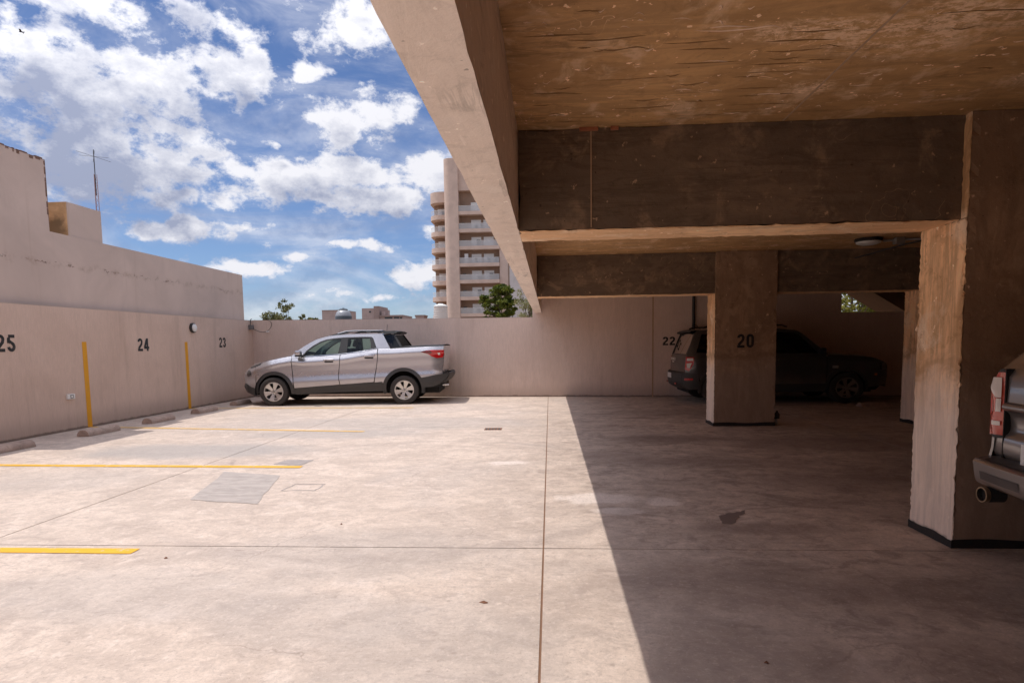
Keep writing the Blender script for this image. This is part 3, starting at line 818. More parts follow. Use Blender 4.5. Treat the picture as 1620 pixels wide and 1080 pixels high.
mb = MB(); mb.box((1.474, -1.49, CEIL-.003), (1.485, 4.10, CEIL-.0003)); mb.build('formwork_seam', M['seam'], deck)
# blistered paint: dark sagging ridges and pale scraped scars on the ceiling
def scars(items, mat, wmul, seed, name):
    rr = random.Random(seed); mb = MB()
    for cx_, cy_, ln in items:
        N = 9; k = rr.uniform(.6, 1.2)*wmul; ben = rr.uniform(-.02, .02); L_ = []; R_ = []; mid = []
        for i in range(N+1):
            t = i/N; w = k*math.sin(math.pi*t)**.8*(1+rr.uniform(-.35, .35))
            x = cx_+(t-.5)*ln; y = cy_+ben*math.sin(math.pi*t*1.3)+rr.uniform(-.002, .002)
            L_.append((x, y+w, CEIL-.0006)); mid.append((x, y, CEIL-.0006-w*.5)); R_.append((x, y-w*.6, CEIL-.0006))
        n = N+1
        mb.add(L_+mid+R_, [(i, i+1, n+i+1, n+i) for i in range(N)]+[(n+i, n+i+1, 2*n+i+1, 2*n+i) for i in range(N)], True)
    return mb.build(name, mat, deck, kind='stuff')
DARK = [(.674, 3.003, .33), (.745, 3.085, .262), (1.175, 3.134, .281), (1.161, 3.216, .161), (.805, 3.229, .356), (1.159, 3.276, .311), (1.16, 3.369, .286), (.426, 3.381, .409), (1.144, 3.571, .233), (1.272, 3.662, .258), (.979, 3.954, .18), (1.153, 3.918, .198), (.048, 2.891, .349), (.429, 3.049, .12), (1.168, 3.039, .332), (.268, 2.936, .382), (.562, 3.782, .44), (1.232, 3.809, .384), (1.9, 2.852, .52), (.323, 3.04, .183), (.074, 3.545, .251), (.893, 3.718, .263), (1.204, 2.954, .234)]
PALE = [(.833, 2.9, .375), (.83, 3.22, .138), (.748, 3.558, .108), (1.256, 3.665, .221), (.02, 2.884, .043), (.059, 3.871, .118), (.93, 3.585, .072), (1.699, 3.581, .126), (.58, 2.8, .097), (1.127, 3.926, .139), (1.649, 3.427, .069), (.81, 2.885, .2), (.99, 2.905, .12)]
M['scar_dark'] = simple('blistered_paint', (0.27, 0.150, 0.062), 0.8, var=.3, nscale=30)
M['scar_pale'] = simple('scraped_paint', (0.90, 0.68, 0.52), 0.8, var=.2, nscale=30)
rr = random.Random(12)
DARK += [(rr.uniform(-.1, 2.3), rr.uniform(2.3, 4.0), rr.uniform(.05, .2)) for _ in range(22)]
scars(DARK, M['scar_dark'], .008, 1, 'blistered_paint')
PALE += [(rr.uniform(-.1, 2.3), rr.uniform(2.3, 4.05), rr.uniform(.01, .05)) for _ in range(70)]
scars(PALE, M['scar_pale'], .0055, 2, 'scraped_paint')
CX = [(2.590, 3.530), (5.700, 6.640)]
ROWS = [(4.107, 4.507), (9.915, 10.312), (-1.90, -1.50)]
BEAMS = []
for r_, (y0, y1) in enumerate(ROWS):
    xs = [(-0.1975, CX[0][0]), (CX[0][1], CX[1][0]), (CX[1][1], 10.149)]
    for k, (x0, x1) in enumerate(xs):
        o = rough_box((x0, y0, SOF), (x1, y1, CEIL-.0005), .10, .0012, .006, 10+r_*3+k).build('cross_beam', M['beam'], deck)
        BEAMS.append(o)
        rough_box((x0+.002, y0+.001, SOF-.010), (x1-(.013 if k < 2 else .002), y1-.001, SOF-.0003), .04, .001, .005, 400+r_*3+k).build('lit_soffit_skin', M['lit_soffit'], o)
    for k, (x0, x1) in enumerate(CX):
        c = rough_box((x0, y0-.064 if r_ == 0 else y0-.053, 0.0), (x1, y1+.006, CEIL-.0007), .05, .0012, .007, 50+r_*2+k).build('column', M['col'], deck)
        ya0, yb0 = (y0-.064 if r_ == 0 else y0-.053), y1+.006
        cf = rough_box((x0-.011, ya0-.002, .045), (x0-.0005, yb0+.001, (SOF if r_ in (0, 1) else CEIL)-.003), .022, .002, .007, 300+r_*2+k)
        cf.build('lit_plaster_coat', M['coat'], c)
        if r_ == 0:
            uf = rough_box((x0-.008, ya0-.001, SOF+.001), (x0-.0005, y0-.001, CEIL-.003), .03, .001, .004, 340+k); uf.build('lit_plaster_coat', M['coat'], c)
        rr = random.Random(90+r_*2+k); e = .006
        ya, yb_ = (y0-.064 if r_ == 0 else y0-.053)-e, y1+.006+e
        pts = []
        ring = [(x0-e-.010, ya), (x1+e, ya), (x1+e, yb_), (x0-e-.010, yb_)]
        mb = MB()
        for i in range(4):
            p, q = ring[i], ring[(i+1) % 4]; N = 12
            for s in range(N):
                t0, t1 = s/N, (s+1)/N
                P0 = (p[0]+(q[0]-p[0])*t0, p[1]+(q[1]-p[1])*t0); P1 = (p[0]+(q[0]-p[0])*t1, p[1]+(q[1]-p[1])*t1)
                h0 = .056+.007*math.sin(s*.7+i); h1 = .056+.007*math.sin((s+1)*.7+i)
                mb.add([(P0[0], P0[1], .001), (P1[0], P1[1], .001), (P1[0], P1[1], h1), (P0[0], P0[1], h0)], [(0, 1, 2, 3)])
        mb.build('base_skirt', M['skirt'], c)
        if r_ == 1 and k == 0:
            number('20', (2.930, ya+e, 1.236), (1, 0, 0), (0, -1, 0), .214, M['black_paint'], c, 'black stencilled number 20', xs=1.02)
mb = MB(); mb.box((0.272, 4.1005, SOF+.01), (0.280, 4.1075, CEIL-.002)); mb.build('formwork_seam', M['seam'], BEAMS[0])
for x0, x1 in ((0.20, 0.32), (0.40, 0.45)):
    mb = MB(); mb.box((x0, 4.085, CEIL-.022), (x1, 4.1065, CEIL-.002)); mb.build('clay_shard', M['brick'], BEAMS[0])

# the ramp seen through the opening in the far wall
mb = MB()
mb.add([(7.45, 14.98, 2.48), (9.8, 14.98, 1.02), (9.8, 16.1, 1.02), (7.45, 16.1, 2.48), (7.45, 14.98, 2.72), (9.8, 14.98, 2.70), (9.8, 16.1, 2.70), (7.45, 16.1, 2.72)],
       [(0, 3, 2, 1), (4, 5, 6, 7), (0, 1, 5, 4), (1, 2, 6, 5), (2, 3, 7, 6), (3, 0, 4, 7)])
mb.build('ramp_slab', simple('dark_ramp_concrete', (0.085, 0.048, 0.027), 0.9, nscale=3, var=.3, spec=0.05), deck)

# ------------------------------------------------------------------ neighbour house behind the left wall
nb = world_thing('neighbour_house', 'plastered house wall with stepped parapet rising behind the left boundary wall', 'building', (-11.0, 5.0, -.3))
mb = MB()
mb.prism([(-14, -.3), (16.06, -.3), (16.06, 3.258), (9.75, 3.285), (9.75, 4.42), (7.93, 4.42), (7.93, 2.99), (-14, 2.99)], 0, -14.0, -8.152)
mb.build('gable_wall', M['plaster'], nb)
rr = random.Random(5)
mb = MB(); y = 7.95
mb.prism([(7.94, 4.418), (7.94, 4.424), (9.755, 4.424), (9.755, 3.4), (9.748, 3.4), (9.748, 4.418)], 0, -8.30, -8.1495)
while y < 9.74:
    l = rr.uniform(.03, .16); h = rr.uniform(.004, .022)
    mb.box((-8.30, y, 4.421-.0), (-8.146+rr.uniform(-.004, .003), min(y+l, 9.745), 4.421+h))
    if rr.random() < .5: mb.box((-8.153, y, 4.42-rr.uniform(.015, .05)), (-8.148, min(y+l*.7, 9.74), 4.419))
    y += l+rr.uniform(0.0, .08)
z = 3.55
while z < 4.38:
    l = rr.uniform(.03, .12)
    mb.box((-8.153, 9.728, z), (-8.146, 9.7535, min(z+l, 4.4)))
    z += l+rr.uniform(0, .10)
mb.build('parapet_edge', M['plastercap'], nb)
mb = MB(); mb.box((-10.2, 10.175, 3.25), (-8.172, 10.975, 3.855)); mb.build('roof_hut', M['plaster'], nb)
mb = MB(); mb.box((-10.2, 10.165, 3.25), (-8.178, 10.1748, 3.850)); mb.build('hut_wall', M['tan'], nb)

# ------------------------------------------------------------------ far buildings
tower = world_thing('apartment_tower', 'tall tan apartment tower with stacked white balconies and a rounded stair shaft', 'building', (-13.0, 108.0, -.3))
def round_box(mb, x0, x1, y0, y1, z0, z1, rl=0.0, rr_=0.0, n=10):
    """plan with rounded front corners"""
    pl = []
    if rl > 0: pl += [(x0+rl-rl*math.cos(R(90*i/n)), y0+rl-rl*math.sin(R(90*i/n))) for i in range(n+1)]
    else: pl += [(x0, y0)]
    if rr_ > 0: pl += [(x1-rr_+rr_*math.sin(R(90*i/n)), y0+rr_-rr_*math.cos(R(90*i/n))) for i in range(n+1)]
    else: pl += [(x1, y0)]
    pl += [(x1, y1), (x0, y1)]
    k = len(pl)
    vs = [(p[0], p[1], z0) for p in pl]+[(p[0], p[1], z1) for p in pl]
    mb.add(vs, [tuple(range(k)), tuple(range(2*k-1, k-1, -1))]); mb.add(vs, [(i, (i+1) % k, k+(i+1) % k, k+i) for i in range(k)], True)
    return mb
TZ = -.3
round_box(MB(), -17.45, -15.0, 103.4, 116, TZ, 31.9, 1.1, 0).build('stair_shaft', M['tower'], tower)
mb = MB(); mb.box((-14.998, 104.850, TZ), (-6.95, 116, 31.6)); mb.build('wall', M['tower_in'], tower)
mb = MB(); mb.box((-14.999, 104.0, 26.75), (-6.95, 104.849, 31.62)); mb.build('parapet_wall', M['tower'], tower)
mb = MB(); mb.box((-8.28, 104.0, TZ), (-6.951, 104.848, 26.749)); mb.build('end_wall', M['tower'], tower)
FZ = [0.0, 2.95, 5.87, 8.66, 11.44, 14.21, 17.02, 19.85, 22.73]
for i, z in enumerate(FZ):
    if z < 2: continue
    mb = MB(); mb.box((-15.5, 103.55, z), (-8.30, 104.847, z+.57)); bal = mb.build('balcony', M['tower'], tower)
    mb = MB(); mb.box((-15.05, 103.58, z+.57), (-8.33, 103.61, z+1.42)); mb.build('railing', M['rail_glass'], bal)
    mb = MB(); mb.box((-15.05, 103.56, z+1.421), (-8.33, 103.63, z+1.47)); mb.build('hand_rail', M['white_plastic'], bal)
    for k, (xa, xb) in enumerate(((-13.05, -11.40), (-10.98, -9.30))):
        w = MB(); w.box((xa, 104.800, z+.57), (xb, 104.847, z+2.20)); w.build('window', M['shutter'], tower)
        if (i*2+k) % 3 == 0:
            q = MB(); q.box((xa+.9, 104.750, z+.58), (xb-.1, 104.798, z+1.75)); q.build('pane', M['dark_glass'], tower)
    if i in (4, 5, 2, 7):
        rr = random.Random(i)
        for q_ in range(3):
            xx = rr.uniform(-12.5, -8.9); f_ = MB(); f_.box((xx, 103.9, z+.572), (xx+rr.uniform(.25, .6), 104.3, z+.572+rr.uniform(.4, .95))); f_.build('balcony_furniture', M['dark_glass'], bal)
    mb = MB(); mb.box((-14.6, 104.750, z+1.55), (-14.05, 104.847, z+1.72)); mb.build('vent', M['dark_glass'], tower)
mb = MB(); mb.box((-14.2, 104.15, 11.44+2.77+.57), (-13.6, 104.750, 14.21+2.2)); mb.build('air_conditioner', M['shutter'], tower)
# rounded wing
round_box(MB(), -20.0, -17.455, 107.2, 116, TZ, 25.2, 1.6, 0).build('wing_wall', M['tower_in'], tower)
round_box(MB(), -20.3, -17.46, 105.2, 115.9, 25.17, 26.95, 2.0, 0).build('wing_parapet', M['tower'], tower)
for i, z in enumerate([5.6, 8.69, 11.42, 14.17, 16.93, 19.65, 22.40]):
    bal = round_box(MB(), -20.3, -17.46, 105.2, 115.8, z-.03, z+.72, 2.0, 0).build('balcony', M['tower'], tower)
    rl = []; n = 12
    pl = [(-20.25+1.95-1.95*math.cos(R(90*k/n)), 105.25+1.95-1.95*math.sin(R(90*k/n))) for k in range(n+1)]+[(-17.5, 105.25)]
    mb = MB(); mb.add([(p[0], p[1], z+.721) for p in pl]+[(p[0], p[1], z+1.45) for p in pl], [(k, k+1, n+3+k, n+2+k) for k in range(n+1)], True); mb.build('railing', M['rail_glass'], bal)
    mb = MB(); mb.tube([(p[0], p[1], z+1.48) for p in pl], .03, 6); mb.build('hand_rail', M['white_plastic'], bal)
    mb = MB(); mb.box((-19.1, 107.14, z+.72), (-17.6, 107.199, z+2.1)); mb.build('window', M['shutter'], tower)
    if i in (5, 6):
        mb = MB(); mb.box((-18.4, 107.08, z+.72), (-17.9, 107.139, z+1.7)); mb.build('pane', M['dark_glass'], tower)

def block(name, label, mat, loc, boxes, cat='building'):
    t = world_thing(name, label, cat, loc)
    for nm, a, b, mm in boxes:
        mb = MB(); mb.box(a, b); mb.build(nm, mm, t)
    return t
block('white_building', 'bright white building edge between the tan tower and the pale wall', 0, (-7.5, 120, -.3),
      [('wall', (-8.45, 118, -.3), (-6.2, 126, 16.7), M['white_wall'])])
wb = block('apartment_building', 'pale grey wall of a building standing behind the pale leafed tree', 0, (-3.5, 94, -.3),
      [('wall', (-5.75, 90, -.3), (3.0, 100, 8.9), M['pale_wall']), ('wall', (-5.75, 90, 8.94), (3.0, 100, 14.2), M['pale_wall']), ('floor_band', (-5.76, 89.97, 8.9), (3.01, 100, 8.94), M['far_wall'])])
block('rooftop_building', 'plain mauve rooftop block behind the dark domed water tank', 0, (-42.5, 124, -.3),
      [('wall', (-45.0, 120, -.3), (-40.7, 128, 8.30), M['far_wall']), ('roof', (-45.05, 119.9, 8.301), (-40.65, 128, 8.36), M['far_wall2'])])
tb = block('flat_roofed_building', 'distant flat roofed block with a stair tower and dark windows', 0, (-41.0, 155, -.3),
      [('wall', (-46.2, 150, -.3), (-41.82, 160, 10.38), M['far_wall']), ('stair_tower', (-43.1, 149.6, 6.0), (-41.80, 158, 10.85), M['far_wall2']),
       ('wing_wall', (-41.81, 150, -.3), (-36.0, 160, 8.25), M['far_wall']), ('roof_slab', (-41.9, 149.6, 8.251), (-35.9, 160, 8.62), M['far_wall2']),
       ('chimney', (-41.4, 150.5, 8.621), (-40.75, 151.5, 9.62), M['far_wall'])])
for xa, xb, za, zb in ((-40.5, -38.6, 7.55, 8.15), (-38.2, -36.9, 7.55, 8.15), (-44.4, -43.9, 9.3, 9.7), (-42.7, -42.3, 7.8, 8.2), (-36.7, -36.2, 7.6, 8.1)):
    mb = MB(); mb.box((xa, 149.93, za), (xb, 149.99, zb)); mb.build('window', M['dark_glass'], tb)
block('roof_box', 'small dark box on a distant roof beyond the low wall', 0, (-23.3, 112, -.3),
      [('wall', (-24.1, 110, -.3), (-22.55, 113, 6.35), M['far_wall']), ('roof', (-24.2, 109.9, 6.351), (-22.45, 113, 6.62), M['far_wall2'])])

t = world_thing('water_tank', 'dark domed water tank with a grey neck behind the low wall', 'tank', (-20.6, 60.5, -.3))
mb = MB(); mb.lathe([(0.0, 0), (.55, 0), (.55, 3.6)], (-20.6, 60.8, -.3), 2, 20); mb.build('stand', M['far_wall2'], t)
mb = MB(); mb.lathe([(.0, 3.28), (.80, 3.28), (.82, 3.38), (.82, 4.23), (.80, 4.28)], (-20.6, 60.8, 0), 2, 32); mb.build('barrel', M['tank_dark'], t)
mb = MB(); mb.lathe([(.79, 4.28), (.76, 4.45), (.62, 4.74), (.44, 4.86), (.0, 4.87)], (-20.6, 60.8, 0), 2, 32); mb.build('shoulder', M['tank_grey'], t)
mb = MB(); mb.lathe([(.44, 4.84), (.44, 4.94), (.30, 5.01), (.12, 5.02), (.10, 5.08), (0, 5.08)], (-20.6, 60.8, 0), 2, 24); mb.build('lid', M['tank_dark'], t)
t = world_thing('water_tank', 'white ribbed water tank at the foot of the tan tower', 'tank', (-14.35, 81, -.3))
prof = [(0, 3.4), (.86, 3.4)]
for k in range(10):
    z = 3.5+k*.28; prof += [(.88, z), (.92, z+.06), (.92, z+.16), (.88, z+.22)]
mb = MB(); mb.lathe(prof+[(.86, 6.30)], (-14.35, 81, 0), 2, 32); mb.build('barrel', M['tank_white'], t)
mb = MB(); mb.lathe([(.93, 6.28), (.93, 6.36), (.70, 6.50), (.35, 6.60), (.33, 6.68), (0, 6.68)], (-14.35, 81, 0), 2, 32); mb.build('lid', M['white_plastic'], t)
mb = MB(); mb.box((-15.2, 80.2, -.3), (-13.5, 81.8, 3.399)); mb.build('stand', M['far_wall'], t)

# ------------------------------------------------------------------ trees
def tree(name, label, loc, height, crown, leafmat, seed, n_clump=60, leaf=.12, per=70, trunk_r=.12, tiers=None, flat=0.8, group=None):
    rr = random.Random(seed)
    t = thing(name, label, 'tree', loc, 0, group)
    x, y, z0 = loc
    th = height*0.45
    tr = MB(); pts = [(0, 0, 0)]
    px = py = 0
    for i in range(1, 8):
        px += rr.uniform(-.05, .05)*height*.25; py += rr.uniform(-.05, .05)*height*.25
        pts.append((px, py, height*.88*i/7))
    tr.tube(pts, trunk_r, 8, trunk_r*.2)
    clumps = []
    rx, rz, zc = crown
    for i in range(n_clump):
        for _ in range(40):
            a = rr.uniform(0, 2*math.pi); u = rr.random()**.45; v = rr.uniform(-1, 1)
            if u*u+v*v*.9 < 1.0: break
        wob = 1+.30*math.sin(3*a+seed)+.18*math.sin(5*a+2*seed)
        c = Vector((math.cos(a)*u*rx*wob, math.sin(a)*u*rx*wob, zc+v*rz*(1+.15*math.sin(2*a+seed))))
        if tiers: 
            lay = round((c.z-zc)/tiers)*tiers; c.z = zc+lay+rr.uniform(-.15, .15)*tiers
        clumps.append(c)
    for i, c in enumerate(clumps):
        if i % 3 == 0:
            s = Vector(pts[min(7, max(2, int(c.z/height*7)-1))]); mid = (s+c)*.5+Vector((0, 0, -.05*height))
            tr.tube([s, mid, c], trunk_r*.34, 5, trunk_r*.08, cap=False)
    tr.build('trunk', M['bark'], t)
    cr = MB(); vs = []; fs = []
    for c in clumps:
        cs = rr.uniform(.6, 1.25)*rx*.34
        for k in range(per):
            d = Vector((rr.gauss(0, 1), rr.gauss(0, 1), rr.gauss(0, flat))); d = d.normalized()*cs*(rr.random()**.5)
            d.z *= flat
            p = c+d
            a = Vector((rr.gauss(0, 1), rr.gauss(0, 1), rr.gauss(0, 1))).normalized()
            b = a.orthogonal().normalized(); b = (b*math.cos(1.0*k)+a.cross(b)*math.sin(1.0*k))
            l = leaf*rr.uniform(.6, 1.4); w = l*.42
            n0 = len(vs); vs += [p-a*l, p+b*w, p+a*l, p-b*w]; fs.append((n0, n0+1, n0+2, n0+3))
    cr.add(vs, fs); cr.build('crown', leafmat, t)
    return t
tree('pine_tree', 'dense dark green tree in front of the tan tower', (-5.6, 70, -.35), 8.6, (1.75, 2.4, 6.0), M['pine'], 4, 85, .15, 110, .16, flat=.6)
tree('broadleaf_tree', 'pale dusty leafed tree under the end of the edge beam', (-0.95, 30, -.35), 4.5, (.75, 1.2, 3.2), M['pale_leaf'], 8, 46, .065, 60, .06)
tree('broadleaf_tree', 'round bushy olive tree nearest the neighbour house wall', (-20.8, 45, -.35), 4.2, (.95, .65, 3.45), M['olive'], 11, 40, .09, 60, .10)
tree('broadleaf_tree', 'tallest sparse tree of those beyond the low wall', (-17.45, 40, -.35), 4.65, (.62, 1.25, 3.55), M['olive'], 15, 34, .085, 36, .05)
tree('broadleaf_tree', 'small leafy treetop right of the tallest sparse tree', (-17.1, 42, -.35), 3.9, (.33, .45, 3.45), M['olive'], 21, 20, .08, 40, .05)
tree('broadleaf_tree', 'low yellowish treetop furthest right of those beyond the low wall', (-16.45, 42, -.35), 3.7, (.38, .33, 3.35), M['mid_leaf'], 23, 18, .08, 40, .05)
for k, (x, y, h, s) in enumerate(((11.5, 24, 4.6, 31), (13.6, 26, 5.2, 32), (10.4, 28, 5.0, 33))):
    tree('broadleaf_tree', ('sunlit yellow green tree seen through the opening in the dark rear wall', 'larger leafy tree glimpsed right behind the ramp through the opening', 'further tree glimpsed through the left of the wall opening')[k],
         (x, y, -.35), h, (1.7, 1.9, 2.9), M['mid_leaf'], s, 60, .10, 80, .1)

# ================================================================== VEHICLES
def inside(p, poly):
    x, y = p; r = False; n = len(poly); j = n-1
    for i in range(n):
        xi, yi = poly[i]; xj, yj = poly[j]
        if (yi > y) != (yj > y) and x < (xj-xi)*(y-yi)/(yj-yi)+xi: r = not r
        j = i
    return r
def smooth_line(pts, n=6, closed=False):
    """Catmull-Rom through pts"""
    P = [Vector(p) for p in pts]; out = []; N = len(P)
    for i in range(N if closed else N-1):
        p0 = P[(i-1) % N] if closed or i > 0 else P[0]
        p1, p2 = P[i], P[(i+1) % N]
        p3 = P[(i+2) % N] if closed or i+2 < N else P[-1]
        for k in range(n):
            t = k/n
            out.append(tuple(0.5*((2*p1)+(p2-p0)*t+(2*p0-5*p1+4*p2-p3)*t*t+(3*p1-p0-3*p2+p3)*t**3)))
    if not closed: out.append(tuple(P[-1]))
    return out
def lerp_table(tab):
    xs = [a for a, b in tab]; ys = [b for a, b in tab]
    def f(x):
        if x <= xs[0]: return ys[0]
        if x >= xs[-1]: return ys[-1]
        for i in range(len(xs)-1):
            if x <= xs[i+1]:
                t = (x-xs[i])/(xs[i+1]-xs[i]); t = t*t*(3-2*t)*0.35+t*0.65
                return ys[i]+(ys[i+1]-ys[i])*t
    return f
def circle(c, r, n=40, a0=0, a1=360):
    return [(c[0]+r*math.cos(R(a0+(a1-a0)*i/n)), c[1]+r*math.sin(R(a0+(a1-a0)*i/n))) for i in range(n if a1-a0 == 360 else n+1)]

class Car:
    def __init__(s, root, S, cell=.055):
        s.root = root; s.S = S; s.cell = cell
    def panel(s, name, outline, mat, sides=(-1, 1), holes=(), off=0.0, thick=.018, parent=None, label=None, cell=None, inner=None, keep=None, names=None):
        """a curved skin following the body side, outline in (x along the car from the nose, height)"""
        cell = cell or s.cell
        polys = [list(outline)]+[list(h) for h in holes]
        verts = []; edges = []
        for pl in polys:
            n0 = len(verts)
            fine = []
            for i, p in enumerate(pl):
                q = pl[(i+1) % len(pl)]; L = math.hypot(q[0]-p[0], q[1]-p[1]); k = max(1, int(L/cell))
                for t in range(k): fine.append((p[0]+(q[0]-p[0])*t/k, p[1]+(q[1]-p[1])*t/k))
            verts += [Vector(p) for p in fine]; m_ = len(fine)
            edges += [(n0+i, n0+(i+1) % m_) for i in range(m_)]
        x0, x1 = min(p[0] for p in outline), max(p[0] for p in outline)
        z0, z1 = min(p[1] for p in outline), max(p[1] for p in outline)
        nb_ = len(verts); bnd = list(verts)
        nx, nz = int((x1-x0)/cell)+1, int((z1-z0)/cell)+1
        for i in range(nx+1):
            for j in range(nz+1):
                p = (x0+i*cell+.013, z0+(j+.5*(i % 2))*cell+.009)
                if inside(p, outline) and not any(inside(p, h) for h in holes) and min((q[0]-p[0])**2+(q[1]-p[1])**2 for q in bnd) > (cell*.45)**2:
                    verts.append(Vector(p))
        ov, oe, of, *_r = delaunay_2d_cdt(verts, edges, [], 0, 1e-5)
        tris = []
        for f in of:
            c = (sum(ov[i][0] for i in f)/len(f), sum(ov[i][1] for i in f)/len(f))
            if inside(c, outline) and not any(inside(c, h) for h in holes): tris.append(tuple(f))
        # keep the one connected skin, drop slivers
        byv = {}
        for i, f in enumerate(tris):
            for v in f: byv.setdefault(v, []).append(i)
        seen = set(); best = []
        for i in range(len(tris)):
            if i in seen: continue
            st = [i]; seen.add(i); comp = []
            while st:
                a = st.pop(); comp.append(a)
                for v in tris[a]:
                    for b in byv[v]:
                        if b not in seen: seen.add(b); st.append(b)
            if len(comp) > len(best): best = comp
        tris = [tris[i] for i in best]
        cnt = {}
        for f in tris:
            for a, b in zip(f, f[1:]+f[:1]): cnt[(min(a, b), max(a, b))] = cnt.get((min(a, b), max(a, b)), 0)+1
        rim = [e for e, k in cnt.items() if k == 1]
        use = sorted({v for f in tris for v in f}); remap = {v: i for i, v in enumerate(use)}
        ov = [ov[v] for v in use]; tris = [tuple(remap[v] for v in f) for f in tris]; rim = [(remap[a], remap[b]) for a, b in rim]
        res = []
        for sd_ in sides:
            mb = MB(); V3 = [(p[0], sd_*(s.S(p[0], p[1])+off), p[1]) for p in ov]
            fs = tris if sd_ < 0 else [f[::-1] for f in tris]
            mb.add(V3, fs, True)
            if thick:
                rv = []; rf = []
                for a, b in rim:
                    n0 = len(rv)
                    rv += [V3[a], V3[b], (V3[b][0], V3[b][1]-sd_*thick, V3[b][2]), (V3[a][0], V3[a][1]-sd_*thick, V3[a][2])]
                    rf.append((n0, n0+1, n0+2, n0+3))
                mb.add(rv, rf, False)
            res.append(mb.build(name, mat, parent or s.root, label))
        return res
    def cross(s, name, prof, mat, crown=0.0, bx=0.0, N=16, inset=0.0, parent=None, label=None, k=1.0, drop=None, thick=0.0, span=(-1, 1)):
        """a skin spanning the car from side to side along a profile of (x, z)"""
        mb = MB(); vs = []; n = len(prof)
        for (x, z) in prof:
            w = (s.S(x, z)-inset)*k
            for i in range(N+1):
                t = span[0]+(span[1]-span[0])*i/N
                cc = crown(x) if callable(crown) else crown
                bb = bx(x, z) if callable(bx) else bx
                vs.append((x+bb*(1-t*t), w*t, z+cc*(1-t*t)))
        fs = [(i*(N+1)+j, i*(N+1)+j+1, (i+1)*(N+1)+j+1, (i+1)*(N+1)+j) for i in range(n-1) for j in range(N)]
        mb.add(vs, fs, True)
        if thick:
            mb.add([(v[0], v[1], v[2]-thick) for v in vs], [f[::-1] for f in fs], True)
        return mb.build(name, mat, parent or s.root, label, sharp=50)

def wheel(root, c, side, r, width, rim_r, rim_mat, spokes=6, style=0):
    """side: -1 faces local -y"""
    def Y(h): return c[1]+side*h
    w = width
    t = MB()
    t.lathe([(rim_r, -w*.48), (rim_r+.02, -w*.5), (r*.90, -w*.5), (r*.975, -w*.44), (r, -w*.30), (r, w*.30), (r*.975, w*.44), (r*.90, w*.5), (rim_r+.022, w*.5), (rim_r+.004, w*.46), (rim_r, w*.40)],
            (c[0], c[1], c[2]), 1, 40)
    if side < 0: pass
    wh = t.build('wheel', M['tyre'], root)
    # groove ribs on the tread
    rm = MB()
    rm.lathe([(rim_r+.004, side*w*.455), (rim_r-.012, side*w*.475), (rim_r-.022, side*w*.46), (rim_r-.03, side*w*.30), (rim_r-.035, -side*w*.3)], c, 1, 40)
    rm.lathe([(.0, side*w*.33), (.045, side*w*.33), (.062, side*w*.30), (.07, side*w*.22)], c, 1, 20)
    for k in range(spokes):
        a = 2*math.pi*(k+.25)/spokes
        for da, wd in ((-.13, .030), (.13, .030)) if style == 0 else ((0, .045),):
            ca, sa = math.cos(a+da*.2), math.sin(a+da*.2)
            cb, sb = math.cos(a+da), math.sin(a+da)
            p0 = Vector((ca*.045, 0, sa*.045)); p1 = Vector((cb*(rim_r-.012), 0, sb*(rim_r-.012)))
            d = (p1-p0).normalized(); nrm = Vector((-d.z, 0, d.x))
            vs = []
            for p, hw, dep in ((p0, wd*.85, .33), (p0.lerp(p1, .55), wd*.9, .40), (p1, wd*1.25, .455)):
                for q, dd in ((-hw, 0), (hw, 0), (hw*.6, -.03), (-hw*.6, -.03)):
                    v = p+nrm*q
                    vs.append((c[0]+v.x, Y(w*dep+dd), c[2]+v.z))
            fs = []
            for i in range(2):
                for j in range(4): fs.append((i*4+j, i*4+(j+1) % 4, (i+1)*4+(j+1) % 4, (i+1)*4+j))
            rm.add(vs, fs)
    rm.build('rim', rim_mat, wh)
    dk = MB(); dk.lathe([(0, side*w*.02), (rim_r*.62, side*w*.02), (rim_r*.64, 0)], c, 1, 28)
    dk.build('brake_disc', M['liner'], wh)
    hb = MB(); hb.lathe([(0, side*w*.345), (.026, side*w*.345), (.030, side*w*.325)], c, 1, 16); hb.build('hub_cap', M['rim_dark'], wh)
    nt = MB()
    for k in range(5):
        a = 2*math.pi*(k+.5)/5
        nt.lathe([(0, side*w*.345), (.009, side*w*.345), (.010, side*w*.30)], (c[0]+.052*math.cos(a), c[1], c[2]+.052*math.sin(a)), 1, 8)
    nt.build('wheel_nuts', M['liner'], wh)
    return wh

def seats(root, rows, mat, W):
    for x, zc in rows:
        for y in (-W*.42, W*.42):
            s = MB(); s.box((x-.25, y-.24, zc-.10), (x+.22, y+.24, zc+.06), .05)
            st = s.build('seat', mat, root)
            b = MB(); rot = Matrix.Rotation(R(16), 3, 'Y')
            b.box((x+.17, y-.23, zc+.02), (x+.30, y+.23, zc+.58), .06, rot); b.build('backrest', mat, st)
            h = MB(); h.box((x+.31, y-.13, zc+.60), (x+.39, y+.13, zc+.78), .035, rot); h.build('headrest', mat, st)

